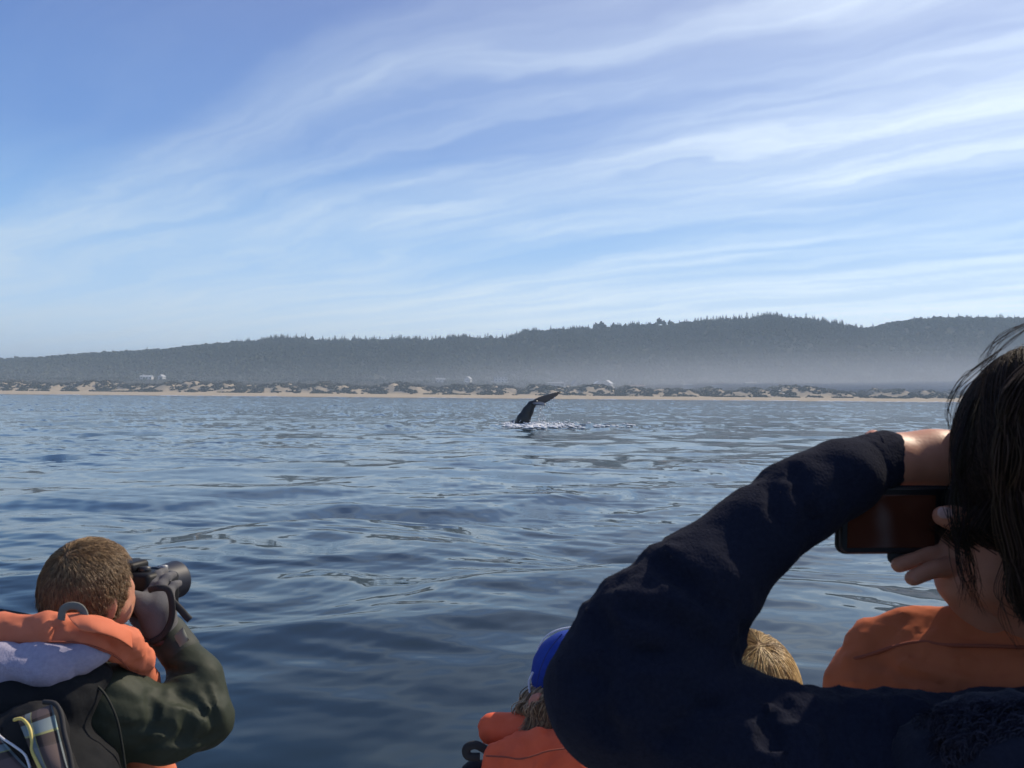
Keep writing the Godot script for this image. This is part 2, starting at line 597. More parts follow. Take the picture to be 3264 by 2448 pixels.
func build_sea():
	whale_at = at(524, 420.5, 66.0)
	whale_at.y = 0
	rng.seed = 99
	# long swell, chop and ripples, each a sine of its own direction
	var kx := PackedFloat32Array()
	var kz := PackedFloat32Array()
	var amp := PackedFloat32Array()
	var len_ := PackedFloat32Array()
	var ph := PackedFloat32Array()
	const N := 46
	for i in N:
		var f := float(i) / (N - 1)
		var l := 0.16 * pow(112.0, f) * rng.randf_range(0.92, 1.09)
		var dir := deg_to_rad(rng.randfn(62.0, 34.0)) if l > 3.0 else deg_to_rad(rng.randfn(75.0, 42.0))
		var k := TAU / l
		kx.append(cos(dir) * k); kz.append(sin(dir) * k)
		var slope := 0.0085 if l < 0.4 else 0.0170 if l < 0.9 else 0.0165 if l < 4.0 else 0.0100
		amp.append(slope / k)
		len_.append(l)
		ph.append(rng.randf() * TAU)
	var rr := PackedFloat32Array([0.5, 1.5, 2.5, 3.5])
	var dep := 455.0
	while dep > 2.1:
		rr.append(EYE.y * FOCAL / dep)
		dep -= 1.15 if dep > 70.0 else 0.55 if dep > 6.0 else 0.35
	rr.append_array([1000.0, 1400.0, 2200.0, 4000.0, 8000.0])
	var th := PackedFloat32Array()
	var a := -40.0
	while a <= 40.001:
		th.append(deg_to_rad(a)); a += 0.10
	a = 45.0
	while a < 319.0:
		th.append(deg_to_rad(a)); a += 5.0
	var cols := th.size()
	var v := PackedVector3Array()
	var n := PackedVector3Array()
	var idx := PackedInt32Array()
	var wave := PackedFloat32Array(); wave.resize(N)
	var cs := []
	for j in cols:
		var c := PackedFloat32Array()
		for i in N: c.append(kx[i] * sin(th[j]) - kz[i] * cos(th[j]))
		cs.append(c)
	var slick := FastNoiseLite.new()
	slick.seed = 41; slick.frequency = 0.055; slick.fractal_octaves = 3
	var warp := FastNoiseLite.new()
	warp.seed = 77; warp.frequency = 0.22; warp.fractal_octaves = 2
	for ri in rr.size():
		var r := rr[ri]
		var gap := r - rr[maxi(ri - 1, 0)]
		for i in N: wave[i] = smoothstep(0.6, 1.8, len_[i] / maxf(gap, 0.05))
		var far := clampf((r - 30.0) / 120.0, 0.0, 1.0)
		for j in cols:
			var x := r * sin(th[j])
			var z := -r * cos(th[j])
			if r > 2000.0 or (j > 0 and th[j] > 0.72):
				v.append(Vector3(x, 0, z)); n.append(Vector3.UP)
				continue
			var calm := clampf(0.62 + 1.1 * slick.get_noise_2d(x * 0.55, z), 0.10, 1.15)
			var bend := warp.get_noise_2d(x * 0.7, z) * 2.4
			var c: PackedFloat32Array = cs[j]
			var y := 0.0
			var gx := 0.0
			var gz := 0.0
			for i in N:
				var p := r * c[i] + ph[i] + bend
				var m := amp[i]
				if len_[i] < 2.2: m *= calm * (1.0 + (1.4 if len_[i] < 1.3 else 0.6) * far)
				elif len_[i] > 3.0: m *= 1.0 - 0.3 * far
				y += m * wave[i] * sin(p)
				var q := m * cos(p)
				gx += q * kx[i]; gz += q * kz[i]
			# rings and a churned trail where the whale has broken the surface
			var ex := x - whale_at.x
			var ez := z - whale_at.z
			var er := sqrt(ex * ex + ez * ez * 0.5)
			if er < 16.0:
				var w := 0.075 * exp(-er * 0.26) * smoothstep(0.0, 1.0, er)
				y += w * sin(er * 3.3)
				var q := w * 3.3 * cos(er * 3.3) / maxf(er, 0.3)
				gx += q * ex; gz += q * ez * 0.5
			var tx := (ex - 6.0) / 6.5
			var tz := ez / 2.2
			var trail := exp(-tx * tx - tz * tz)
			if trail > 0.02:
				var bump := warp.get_noise_2d(x * 5.0, z * 3.0)
				y += trail * (0.10 + 0.16 * bump)
				gx += trail * 0.5 * warp.get_noise_2d(x * 7.0 + 40.0, z * 5.0)
				gz += trail * 0.5 * warp.get_noise_2d(x * 7.0, z * 5.0 + 80.0)
			var soft := 1.0
			v.append(Vector3(x, y, z))
			n.append(Vector3(-gx * soft, 1.0, -gz * soft).normalized())
	# ripples too fine to build blur the mirror image with distance
	var me := ArrayMesh.new()
	var from := 0
	for band in [[22.0, 0.035], [34.0, 0.06], [50.0, 0.085], [75.0, 0.11], [120.0, 0.13], [9000.0, 0.16]]:
		var to := from
		while to < rr.size() - 1 and rr[to] < band[0]: to += 1
		idx = PackedInt32Array()
		for i in to - from:
			for j in cols:
				var p := i * cols + j
				var q := i * cols + (j + 1) % cols
				idx.append_array([p, p + cols, q, q, p + cols, q + cols])
		var arr := []
		arr.resize(Mesh.ARRAY_MAX)
		arr[Mesh.ARRAY_VERTEX] = v.slice(from * cols, (to + 1) * cols)
		arr[Mesh.ARRAY_NORMAL] = n.slice(from * cols, (to + 1) * cols)
		arr[Mesh.ARRAY_INDEX] = idx
		me.add_surface_from_arrays(Mesh.PRIMITIVE_TRIANGLES, arr)
		var m := StandardMaterial3D.new()
		m.albedo_color = srgb(0.003, 0.013, 0.018)
		m.roughness = band[1]
		m.metallic_specular = 0.33
		me.surface_set_material(me.get_surface_count() - 1, m)
		from = to
	structure("sea", me, null)


# ---------------------------------------------------------------- coast: beach, dunes, flats and wooded hills

const SKYLINE := [[-420, 366], [-200, 362], [0, 358], [70, 357], [130, 352], [185, 349], [218, 345], [255, 342], [306, 339], [343, 342], [398, 340], [430, 341], [463, 338], [500, 339], [532, 332], [555, 330], [588, 330], [615, 328], [648, 326], [694, 322], [722, 321], [755, 318.5], [787, 320], [815, 326], [838, 330.5], [852, 329], [880, 323], [907, 320.5], [949, 320], [986, 321], [1024, 321], [1200, 316], [1450, 330]]

func shore(x: float) -> float:
	return 700.0 + 9.0 * sin(x * 0.006 + 1.0) - 0.02 * x


func crest(x: float) -> float:   # height of the bare ridge, 1300 m out
	var p := 512.0 + x * FOCAL / 1300.0
	var i := 0
	while i < SKYLINE.size() - 2 and p > SKYLINE[i + 1][0]: i += 1
	var a: Array = SKYLINE[i]
	var b: Array = SKYLINE[i + 1]
	var y: float = lerpf(a[1], b[1], smoothstep(0.0, 1.0, clampf((p - a[0]) / (b[0] - a[0]), 0, 1)))
	return (396.0 + (p - 512.0) * 0.0087 - y) * 1300.0 / FOCAL + 2.1 - 7.5


func ground(x: float, s: float) -> float:   # s metres inland of the waterline
	if s < 0.0: return s * 0.04
	var h := minf(s, 42.0) * 0.066
	var start := 44.0 + 7.0 * n_low.get_noise_2d(x * 1.7, 900.0)
	var tall := 6.0 + 4.2 * n_low.get_noise_2d(x * 2.6, 300.0)
	var f := smoothstep(start, start + 26.0, s)
	h += f * tall + f * (1.0 - smoothstep(110.0, 170.0, s)) * (3.2 * n_low.get_noise_2d(x * 5.5, s * 4.5 + 70.0) + 1.6 * n_low.get_noise_2d(x * 14.0, s * 12.0))
	h = lerpf(h, 9.5 + 1.5 * n_low.get_noise_2d(x, s), smoothstep(105.0, 165.0, s)) + 4.5 * smoothstep(105.0, 190.0, s)
	if s > 150.0:
		var t := smoothstep(165.0, 560.0, s)
		var spur := n_low.get_noise_2d(x * 1.5 + s * 0.35, s * 0.6 + 40.0)
		var top := crest(x) if s < 560.0 else crest(x) * (1.0 - 0.35 * smoothstep(600.0, 800.0, s))
		h = h + (top - h) * clampf(t * (1.0 + 0.42 * spur * (1.0 - t)), 0.0, 1.0) + (s - 150.0) * 0.004 * (1.0 - t)
	return h


func land(x: float, s: float) -> Vector3:
	return Vector3(x, ground(x, s), -shore(x) - s)


func build_coast():
	var patch := FastNoiseLite.new()
	patch.seed = 8; patch.frequency = 0.03; patch.fractal_octaves = 4
	# beach and dunes: bare sand, with greyer and darker sand where plants bind it
	var v := PackedVector3Array()
	var c := PackedColorArray()
	var idx := PackedInt32Array()
	var w := 720
	var rows := 72
	for i in rows:
		var s := -14.0 + 2.4 * i
		for j in w:
			var x := -900.0 + 2.5 * j
			v.append(land(x, s))
			var g := patch.get_noise_2d(x * 3.0, s * 3.0)
			var sand := Color(0.44, 0.36, 0.255).lerp(Color(0.37, 0.305, 0.215), clampf(0.5 + g, 0, 1))
			if s < 9.0: sand = sand.lerp(Color(0.27, 0.22, 0.16), 1.0 - smoothstep(3.0, 9.0, s))   # wet sand
			c.append(sand)
	for i in rows - 1:
		for j in w - 1:
			var p := i * w + j
			idx.append_array([p, p + w, p + 1, p + 1, p + w, p + w + 1])
	structure("beach_and_dunes", packed(v, idx, PackedVector3Array(), c), tinted(0.95, 0.2))
	# hills
	v = PackedVector3Array(); c = PackedColorArray(); idx = PackedInt32Array()
	w = 300
	rows = 66
	for i in rows:
		var s := 140.0 + 10.5 * i
		for j in w:
			var x := -1800.0 + 12.0 * j
			v.append(land(x, s) - Vector3(0, 0.4 if s < 158.0 else 0.0, 0))
			var g := patch.get_noise_2d(x * 0.5, s * 0.5)
			c.append(Color(0.040, 0.048, 0.028).lerp(Color(0.060, 0.055, 0.036), clampf(0.5 + g, 0, 1)))
	for i in rows - 1:
		for j in w - 1:
			var p := i * w + j
			idx.append_array([p, p + w, p + 1, p + 1, p + w, p + w + 1])
	structure("hills", packed(v, idx, PackedVector3Array(), c), tinted(0.95, 0.2))
	# broken white water along the sand
	rng.seed = 31
	var sv := PackedVector3Array()
	var sn := PackedVector3Array()
	var si := PackedInt32Array()
	for k in 150:
		var x0 := rng.randf_range(-640.0, 640.0)
		if x0 < 40.0 and rng.randf() < 0.55: continue
		var long := rng.randf_range(5.0, 26.0)
		var pts := PackedVector3Array()
		var rad := PackedFloat32Array()
		var q := rng.randf_range(-9.0, 1.5)
		for t in 9:
			var x := x0 + long * (t / 8.0 - 0.5)
			pts.append(Vector3(x, 0.05 + maxf(q, 0.0) * 0.05, -shore(x) - q + rng.randf_range(-0.6, 0.6)))
			rad.append((0.12 + rng.randf() * 0.5 * (1.2 if x0 > 150.0 else 0.7)) * sin(PI * (t + 0.4) / 9.0))
		tube_into(sv, sn, si, pts, rad, 6, Vector3(0, 0, 1), 2.4)
	structure("surf", packed(sv, si, sn), flat(srgb(0.78, 0.79, 0.80), 0.9)).set_meta("kind", "stuff")


# ---------------------------------------------------------------- woods

func clump_mesh(count: int, seed_: int, leaf: float, shape: Vector3, tones: Array) -> ArrayMesh:   # many leafy tufts through a crown's volume
	rng.seed = seed_
	var v := PackedVector3Array()
	var n := PackedVector3Array()
	var c := PackedColorArray()
	var idx := PackedInt32Array()
	for i in count:
		var d := Vector3(rng.randfn(), rng.randfn(), rng.randfn()).normalized()
		var lump := 0.78 + 0.3 * n_mid.get_noise_3dv(d * 1.6 + Vector3.ONE * seed_)
		var p := d * pow(rng.randf(), 0.4) * lump * shape + Vector3(0, shape.y, 0)
		var nn := (d + Vector3(rng.randfn(), rng.randfn(), rng.randfn()) * 0.45).normalized()
		var u := nn.cross(Vector3(0.3, 0.2, 0.9)).normalized()
		var w := nn.cross(u)
		var l := leaf * rng.randf_range(0.6, 1.3)
		var first := v.size()
		var tone: Color = tones[rng.randi() % tones.size()]
		for k in 5:
			var a := TAU * k / 5.0 + rng.randf() * 0.6
			v.append(p + (u * cos(a) + w * sin(a)) * l * rng.randf_range(0.6, 1.1) - nn * 0.25 * l)
			n.append(nn); c.append(tone)
		v.append(p + nn * 0.3 * l); n.append(nn); c.append(tone)
		for k in 5: idx.append_array([first + 5, first + (k + 1) % 5, first + k])
	return packed(v, idx, n, c)


func spire_mesh(seed_: int, tall: float, wide: float, tones: Array) -> ArrayMesh:   # a conifer's tiers of drooping boughs
	rng.seed = seed_
	var v := PackedVector3Array()
	var c := PackedColorArray()
	var idx := PackedInt32Array()
	var tiers := 11
	for t in tiers:
		var f := float(t) / (tiers - 1)
		var y := tall * lerpf(0.14, 0.93, f)
		var r := wide * pow(1.0 - f, 0.8) * rng.randf_range(0.65, 1.2) + 0.12
		for b in 8:
			var a := TAU * (b + rng.randf() * 0.8) / 8.0
			var l := r * rng.randf_range(0.55, 1.15)
			if rng.randf() < 0.12: continue
			var o := Vector3(cos(a), 0, sin(a))
			var s := Vector3(-sin(a), 0, cos(a))
			var first := v.size()
			v.append_array([Vector3(0, y + 0.35, 0), Vector3(0, y + 0.2, 0) + o * l * 0.6 + s * l * 0.34, Vector3(0, y - 0.32 * l, 0) + o * l, Vector3(0, y + 0.2, 0) + o * l * 0.6 - s * l * 0.34, Vector3(0, y - 0.28, 0) + o * l * 0.45])
			var tone: Color = tones[rng.randi() % tones.size()]
			for k in 5: c.append(tone)
			idx.append_array([first, first + 1, first + 2, first, first + 2, first + 3, first + 4, first + 2, first + 1, first + 4, first + 3, first + 2])
	var top := v.size()
	v.append_array([Vector3(0, tall, 0), Vector3(0.18, tall * 0.88, 0.1), Vector3(-0.18, tall * 0.88, 0.1), Vector3(0, tall * 0.88, -0.2)])
	for k in 4: c.append(tones[0])
	idx.append_array([top, top + 2, top + 1, top, top + 1, top + 3, top, top + 3, top + 2])
	return packed(v, idx, PackedVector3Array(), c)


func build_forest():
	var leaf := tinted(0.85, 0.25)
	var dark := [Color(0.030, 0.042, 0.022), Color(0.042, 0.055, 0.028), Color(0.024, 0.036, 0.022)]
	var olive := [Color(0.050, 0.060, 0.028), Color(0.065, 0.070, 0.034), Color(0.036, 0.048, 0.024)]
	var bark := flat(srgb(0.09, 0.07, 0.055), 0.9)
	var protos := []
	# [name, label for the kind, crown, trunk height, trunk radius]
	var kinds := [
		["conifer", spire_mesh(3, 12.0, 4.0, dark), 11.0, 0.22],
		["conifer", spire_mesh(14, 9.5, 3.2, dark), 8.5, 0.2],
		["broadleaf_tree", clump_mesh(75, 5, 1.5, Vector3(4.2, 3.0, 4.2), dark), 6.5, 0.3],
		["broadleaf_tree", clump_mesh(60, 6, 1.3, Vector3(3.0, 3.4, 3.0), dark), 6.0, 0.28],
		["broadleaf_tree", clump_mesh(44, 9, 1.3, Vector3(3.4, 2.0, 3.4), olive), 2.4, 0.2],
	]
	# stretches of the skyline, by where they meet the 1300 m ridge: [from, to, step, kinds, height factor, label, group]
	var runs := [
		[-740.0, -530.0, 13.0, [4], 0.8, "low rounded tree on the far left end of the wooded skyline", "low trees along the far left skyline"],
		[-530.0, -370.0, 10.0, [4, 1], 0.75, "small dark tree on the rising left part of the skyline", "small trees on the rising left skyline"],
		[-370.0, -200.0, 7.2, [0, 1, 3, 1], 0.95, "ragged dark tree on the left hump of the skyline", "ragged trees on the left hump of the skyline"],
		[-200.0, -30.0, 6.2, [0, 1, 1], 0.85, "slim pointed conifer on the skyline left of the whale tail", "conifers on the skyline left of the whale"],
		[-30.0, 110.0, 7.0, [4, 3, 1], 0.8, "bushy tree on the skyline straight above the whale tail", "bushy trees on the skyline above the whale"],
		[115.0, 225.0, 9.0, [2, 3, 2], 1.05, "tall spreading tree with sky round its crown, in the clump on the middle skyline", "spreading trees in the open clump on the skyline"],
		[228.0, 400.0, 4.6, [0, 1, 0], 0.85, "spire shaped conifer on the highest hump of the skyline", "conifers on the highest hump of the skyline"],
		[402.0, 480.0, 8.0, [1, 4], 0.75, "small conifer in the dip of the skyline right of the highest hump", "small trees in the dip of the skyline"],
		[482.0, 745.0, 9.0, [4, 4, 3], 0.75, "low rounded tree on the right hand hill crest by the dark haired head", "rounded trees on the right hill crest"],
	]
	var cats := {"conifer": "conifer", "broadleaf_tree": "tree"}
	var firsts := {}
	rng.seed = 44
	var spots := []
	for r in runs:
		var x: float = r[0]
		while x < r[1]:
			spots.append([x, r[3][rng.randi() % r[3].size()], r[4] * rng.randf_range(0.62, 1.3), rng.randf() * TAU, rng.randf_range(545.0, 566.0), r])
			x += r[2] * rng.randf_range(0.55, 1.45)
	for s in spots:
		var k: int = s[1]
		var kind: Array = kinds[k]
		var o: Node3D
		if not firsts.has(k):
			o = thing(kind[0], "", cats[kind[0]], Vector3.ZERO)
			part("trunk", lathe(Vector3(0, -1, 0), Vector3.UP, [[0.0, kind[3] * 1.5], [1.5, kind[3]], [kind[2] + 1.0, 0.06]], 6), bark, o)
			var cr := part("crown", kind[1], leaf, o)
			if k >= 2: cr.position.y = kind[2] * 0.42
			firsts[k] = o
		else:
			o = firsts[k].duplicate()
			o.name = numbered(kind[0])
			add_child(o)
		o.position = land(s[0], s[4]) - Vector3(0, 0.4, 0)
		o.rotation = Vector3(0.04 * sin(s[3] * 7.0), s[3], 0.04 * cos(s[3] * 5.0))
		o.scale = Vector3(1.12, 1.12, 1.12) * 1.06 * s[2] * Vector3(rng.randf_range(0.85, 1.2), 1.0, 1.0).x
		tag(o, s[5][5], cats[kind[0]], s[5][6])
	# the wood itself, which nobody could count
	var crowns := [clump_mesh(34, 51, 1.9, Vector3(3.6, 2.6, 3.6), olive + dark), clump_mesh(30, 52, 1.7, Vector3(3.0, 3.2, 3.0), dark), spire_mesh(53, 10.0, 3.3, dark)]
	var names := ["broadleaf_wood", "dark_wood", "conifer_wood"]
	var labels := ["olive green broadleaf canopy covering the hazy hillside behind the dunes", "dark evergreen canopy mixed through the hazy hillside wood", "dark conifers packed below the crest of the hazy hills"]
	for q in 3:
		var list: Array[Transform3D] = []
		rng.seed = 60 + q
		var count: int = [20000, 14000, 13000][q]
		for i in count:
			var s := 150.0 + 470.0 * pow(rng.randf(), 0.85)
			if q == 2: s = rng.randf_range(330.0, 590.0) if rng.randf() < 0.6 else rng.randf_range(525.0, 575.0)
			var x := rng.randf_range(-0.92, 0.92) * (700.0 + s)
			if q == 2 and (n_low.get_noise_2d(x * 1.2, s) < -0.02 or x < -430.0 + 0.1 * s or x > 470.0 and rng.randf() < 0.8): continue
			if s < 300.0 and near_house(x, s): continue
			var k := rng.randf_range(0.6, 1.25) * (0.55 if s < 230.0 else 1.15 if s > 520.0 and s < 580.0 else 0.9)
			list.append(Transform3D(Basis(Vector3.UP, rng.randf() * TAU).scaled(Vector3(k, k * rng.randf_range(0.75, 1.15), k)), land(x, s) - Vector3(0, 1.2 * k, 0)))
		stuff(names[q], crowns[q], list, leaf, labels[q], "wood")
	# scrub that binds the dunes, leaving the blown faces bare
	var bush := clump_mesh(22, 71, 0.5, Vector3(1.0, 0.5, 1.0), [Color(0.145, 0.132, 0.090), Color(0.125, 0.118, 0.08), Color(0.18, 0.155, 0.11)])
	var list: Array[Transform3D] = []
	var cover := FastNoiseLite.new()
	cover.seed = 5; cover.frequency = 0.045; cover.fractal_octaves = 3
	rng.seed = 70
	for i in 105000:
		var s := rng.randf_range(43.0, 175.0)
		var x := rng.randf_range(-0.86, 0.86) * (700.0 + s)
		var e := ground(x, s + 2.0) - ground(x, s - 2.0)
		var want := cover.get_noise_2d(x * 1.3, s * 1.6) + (s - 60.0) * 0.012 + 0.20
		if want < 0.02 + 0.05 * clampf(e, 0, 3) * (1.0 if s < 100.0 else 0.0): continue
		if near_house(x, s): continue
		var k := rng.randf_range(0.5, 1.5)
		list.append(Transform3D(Basis(Vector3.UP, rng.randf() * TAU).scaled(Vector3(k * 1.1, k, k)), land(x, s) - Vector3(0, 0.3 * k, 0)))
	stuff("dune_scrub", bush, list, leaf, "grey brown scrub growing in patches over the pale sand dunes", "scrub")


func stuff(called: String, mesh: Mesh, list: Array[Transform3D], m: Material, label: String, category: String):
	var mm := MultiMesh.new()
	mm.transform_format = MultiMesh.TRANSFORM_3D
	mm.mesh = mesh
	mm.instance_count = list.size()
	for i in list.size(): mm.set_instance_transform(i, list[i])
	var o := MultiMeshInstance3D.new(); o.name = numbered(called)
	o.multimesh = mm
	o.material_override = m
	add_child(o)
	o.set_meta("kind", "stuff")
	tag(o, label, category)


# ---------------------------------------------------------------- houses behind the dunes

# [x in metres, metres inland, width, depth, wall height, roof rise, gable to the sea, turn, wall, roof, storeys, windows, label]
var HOUSES := [
	[-357.0, 196.0, 11.0, 7.0, 2.4, 1.2, false, 0.06, 0, 2, 1, 4, "long low white roofed house alone on the far left above the dunes"],
	[-340.0, 190.0, 5.0, 5.0, 2.4, 1.8, true, -0.3, 0, 2, 1, 1, "small white shed close by the long roofed house on the far left"],
	[-70.0, 190.0, 9.0, 6.0, 2.4, 1.4, false, 0.12, 1, 1, 1, 3, "grey house nearest the left of the white gable house in the middle"],
	[-43.0, 196.0, 5.5, 7.0, 3.0, 2.4, true, -0.25, 0, 2, 1, 1, "white house with a bright pointed gable in the middle left of the whale"],
	[-11.0, 192.0, 12.5, 8.0, 5.2, 0.5, false, 0.08, 0, 0, 2, 4, "two storey cream house with a flat roof and rows of windows above the whale"],
	[41.0, 150.0, 15.0, 6.0, 2.3, 0.9, false, -0.04, 1, 1, 1, 4, "long low grey house right above the tip of the whale tail"],
	[49.8, 146.0, 2.6, 4.0, 2.6, 0.8, true, 0.0, 0, 2, 1, 0, "tiny white outbuilding at the right end of the long grey house"],
	[59.0, 152.0, 5.5, 6.0, 1.6, 3.2, true, 0.3, 1, 1, 1, 1, "steep roofed grey cabin between the long grey house and the white double gable"],
	[67.5, 153.0, 4.5, 5.0, 1.5, 3.6, true, -0.1, 1, 1, 1, 1, "narrow steep grey cabin just left of the white double gable house"],
	[80.0, 150.0, 6.0, 7.0, 2.6, 2.2, true, 0.25, 0, 4, 1, 1, "left white gable of the pair of bright houses right of the whale"],
	[89.5, 149.0, 8.5, 7.5, 3.2, 2.8, true, -0.45, 0, 4, 1, 2, "larger white gabled house with a bright roof right of the whale"],
	[116.0, 142.0, 14.0, 6.0, 1.8, 1.0, false, -0.1, 3, 3, 1, 3, "brown roofed house low in the scrub right of the white gables"],
	[163.0, 148.0, 8.0, 6.0, 2.2, 0.9, false, 0.1, 1, 2, 1, 2, "small pale roofed house first to the right of the brown roofed house"],
	[187.0, 140.0, 7.5, 6.0, 2.0, 0.7, false, 0.0, 0, 2, 1, 2, "small flat white house between two pale roofed houses in the mist"],
	[223.0, 156.0, 10.5, 7.0, 3.4, 1.0, false, 0.15, 1, 1, 2, 3, "grey two storey house half lost in the mist on the right"],
	[240.0, 139.0, 7.5, 6.0, 2.2, 0.6, false, -0.1, 0, 2, 1, 2, "low white house in front of the misty grey two storey house"],
	[256.0, 142.0, 10.5, 6.5, 2.4, 0.7, false, 0.05, 0, 2, 1, 3, "long white house farthest right in the mist"],
]

func near_house(x: float, s: float) -> bool:
	for h in HOUSES:
		if absf(x - h[0]) < h[2] * 0.5 + 2.5 and s < h[1] + h[3] + 1.0 and s > h[1] - 26.0: return true
	return false


func build_houses():
	var walls := [flat(srgb(0.62, 0.60, 0.57), 0.85), flat(srgb(0.40, 0.40, 0.39), 0.85), flat(srgb(0.66, 0.60, 0.50), 0.85), flat(srgb(0.28, 0.21, 0.16), 0.85)]
	var roofs := [flat(srgb(0.45, 0.43, 0.40), 0.8), flat(srgb(0.30, 0.31, 0.32), 0.7), flat(srgb(0.42, 0.43, 0.44), 0.6), flat(srgb(0.24, 0.15, 0.11), 0.8), flat(srgb(0.78, 0.79, 0.80), 0.6)]
	var glass := flat(srgb(0.03, 0.035, 0.04), 0.12)
	var frame := flat(srgb(0.7, 0.7, 0.68), 0.6)
	for h in HOUSES:
		var base := land(h[0], h[1])
		base.y = minf(base.y, minf(land(h[0] - h[2] * 0.5, h[1]).y, land(h[0] + h[2] * 0.5, h[1]).y)) + 0.3
		var o := thing("house", h[12], "house", base)
		o.rotation.y = h[7]
		var w: float = h[2]
		var d: float = h[3]
		var t: float = h[4]
		var up: float = h[5]
		var body_ := CSGBox3D.new()
		var st := SurfaceTool.new()
		st.begin(Mesh.PRIMITIVE_TRIANGLES)
		var bx := BoxMesh.new(); bx.size = Vector3(w, t + 2.0, d)
		st.append_from(bx, 0, Transform3D(Basis(), Vector3(0, t * 0.5 - 1.0, 0)))
		body_.free()
		var gable: bool = h[6]
		if up > 0.6 and gable:
			var pm := PrismMesh.new(); pm.size = Vector3(w, up, d - 0.02)
			st.append_from(pm, 0, Transform3D(Basis(), Vector3(0, t + up * 0.5, 0)))
		elif up > 0.6:
			var pm := PrismMesh.new(); pm.size = Vector3(d, up, w - 0.02)
			st.append_from(pm, 0, Transform3D(Basis(Vector3.UP, PI / 2), Vector3(0, t + up * 0.5, 0)))
		part("wall", st.commit(), walls[h[8]], o, false)
		# roof: two slabs, or one flat one
		st = SurfaceTool.new()
		st.begin(Mesh.PRIMITIVE_TRIANGLES)
		if up <= 0.6:
			var sl := BoxMesh.new(); sl.size = Vector3(w + 0.8, 0.3, d + 0.8)
			st.append_from(sl, 0, Transform3D(Basis(), Vector3(0, t + 0.16, 0)))
		else:
			var span := w if gable else d
			var slope := atan2(up, span * 0.5)
			for e in [-1.0, 1.0]:
				var sl := BoxMesh.new()
				var run := sqrt(up * up + span * span * 0.25) + 0.5
				sl.size = Vector3(run, 0.2, (d if gable else w) + 0.9)
				var tr := Transform3D(Basis(Vector3.BACK, -slope * e), Vector3(e * (span * 0.25 + 0.12), t + up * 0.5 + 0.08, 0))
				if not gable: tr = Transform3D(Basis(Vector3.UP, PI / 2), Vector3.ZERO) * tr
				st.append_from(sl, 0, tr)
		part("roof", st.commit(), roofs[h[9]], o, false)
		# windows to the sea, storey by storey, and a door
		for f in int(h[10]):
			for k in int(h[11]):
				var x: float = (k + 0.5) / h[11] * w - w * 0.5
				var y: float = t * (f + 0.58) / h[10]
				var win := part("window", box_mesh(Vector3(1.5, 1.15, 0.12)), frame, o, false)
				win.position = Vector3(x, y, d * 0.5 + 0.06)
				var pane := part("pane", box_mesh(Vector3(1.3, 0.95, 0.06)), glass, win, false)
				pane.position.z = 0.06
		var door := part("door", box_mesh(Vector3(0.95, 1.95, 0.1)), glass, o, false)
		door.position = Vector3(w * 0.5 - 0.75, 0.98, d * 0.5 + 0.055)
		if h[2] > 9.0:
			var ch := part("chimney", box_mesh(Vector3(0.7, 1.5, 0.7)), walls[h[8]], o, false)
			ch.position = Vector3(-w * 0.28, t + up + 0.3, 0)
	# a pale zigzag stair over the dunes and a lone post on the sand
	var deck := flat(srgb(0.62, 0.60, 0.56), 0.9)
	var foot := land(226.0, 52.0)
	var stair := thing("boardwalk", "pale zigzag beach boardwalk climbing the dunes on the right", "boardwalk", foot)
	var last := Vector3.ZERO
	for q in [[223.0, 62.0], [231.0, 76.0], [226.0, 92.0], [220.0, 104.0]]:
		var p := land(q[0], q[1]) + Vector3(0, 0.9, 0) - foot
		var sec := part("section", box_mesh(Vector3(1.6, 0.25, (p - last).length() + 0.5)), deck, stair, false)
		sec.transform = Transform3D(Basis.looking_at((p - last).normalized()), (p + last) * 0.5)
		var pst := part("post", box_mesh(Vector3(0.3, 2.4, 0.3)), deck, stair, false)
		pst.position = p - Vector3(0, 0.9, 0)
		last = p
	var post := land(96.0, 38.0)
	var pole := thing("beach_post", "thin weathered post leaning on the open beach right of the whale", "post", post)
	part("shaft", tube(PackedVector3Array([Vector3(-0.2, -0.5, 0), Vector3(0.1, 2.2, 0), Vector3(0.35, 4.6, 0.1)]), PackedFloat32Array([0.2, 0.17, 0.12]), 8), flat(srgb(0.12, 0.10, 0.08), 0.9), pole, false)


func box_mesh(s: Vector3) -> BoxMesh:
	var b := BoxMesh.new(); b.size = s
	return b


# ---------------------------------------------------------------- sea mist at the foot of the hills

func build_mist():
	var banks := []        # [centre, size, density]: each bank thins out upwards, so it is laid in nested layers
	for k in 16:
		var f := (k + 0.5) / 16.0
		banks.append([Vector3(560 - 60 * f, 5, -890), Vector3(900 + 600 * f, 30.0 + 140.0 * f * f, 300), 0.0022 * pow(1.04 - f, 1.4)])
	for k in 10:
		var f := (k + 0.5) / 10.0
		banks.append([Vector3(60, 3, -890), Vector3(1900 + 500 * f, 26.0 + 110.0 * f * f, 290), 0.00055 * pow(1.05 - f, 1.3)])
	for k in 5:
		banks.append([Vector3(520 + 60 * k, 4, -870), Vector3(760 + 60 * k, 22.0 + 7.0 * k, 270), 0.0016])
	for q in banks:
		var f := FogVolume.new(); f.name = numbered("mist")
		f.shape = RenderingServer.FOG_VOLUME_SHAPE_ELLIPSOID
		f.size = q[1]
		f.position = q[0]
		var m := FogMaterial.new()
		m.density = q[2]
		m.albedo = Color(0.95, 0.975, 1.0)
		f.material = m
		add_child(f)
		f.set_meta("kind", "stuff")
		f.set_meta("label", "bank of pale sea mist along the foot of the wooded hills")
		f.set_meta("category", "mist")


# ---------------------------------------------------------------- whale

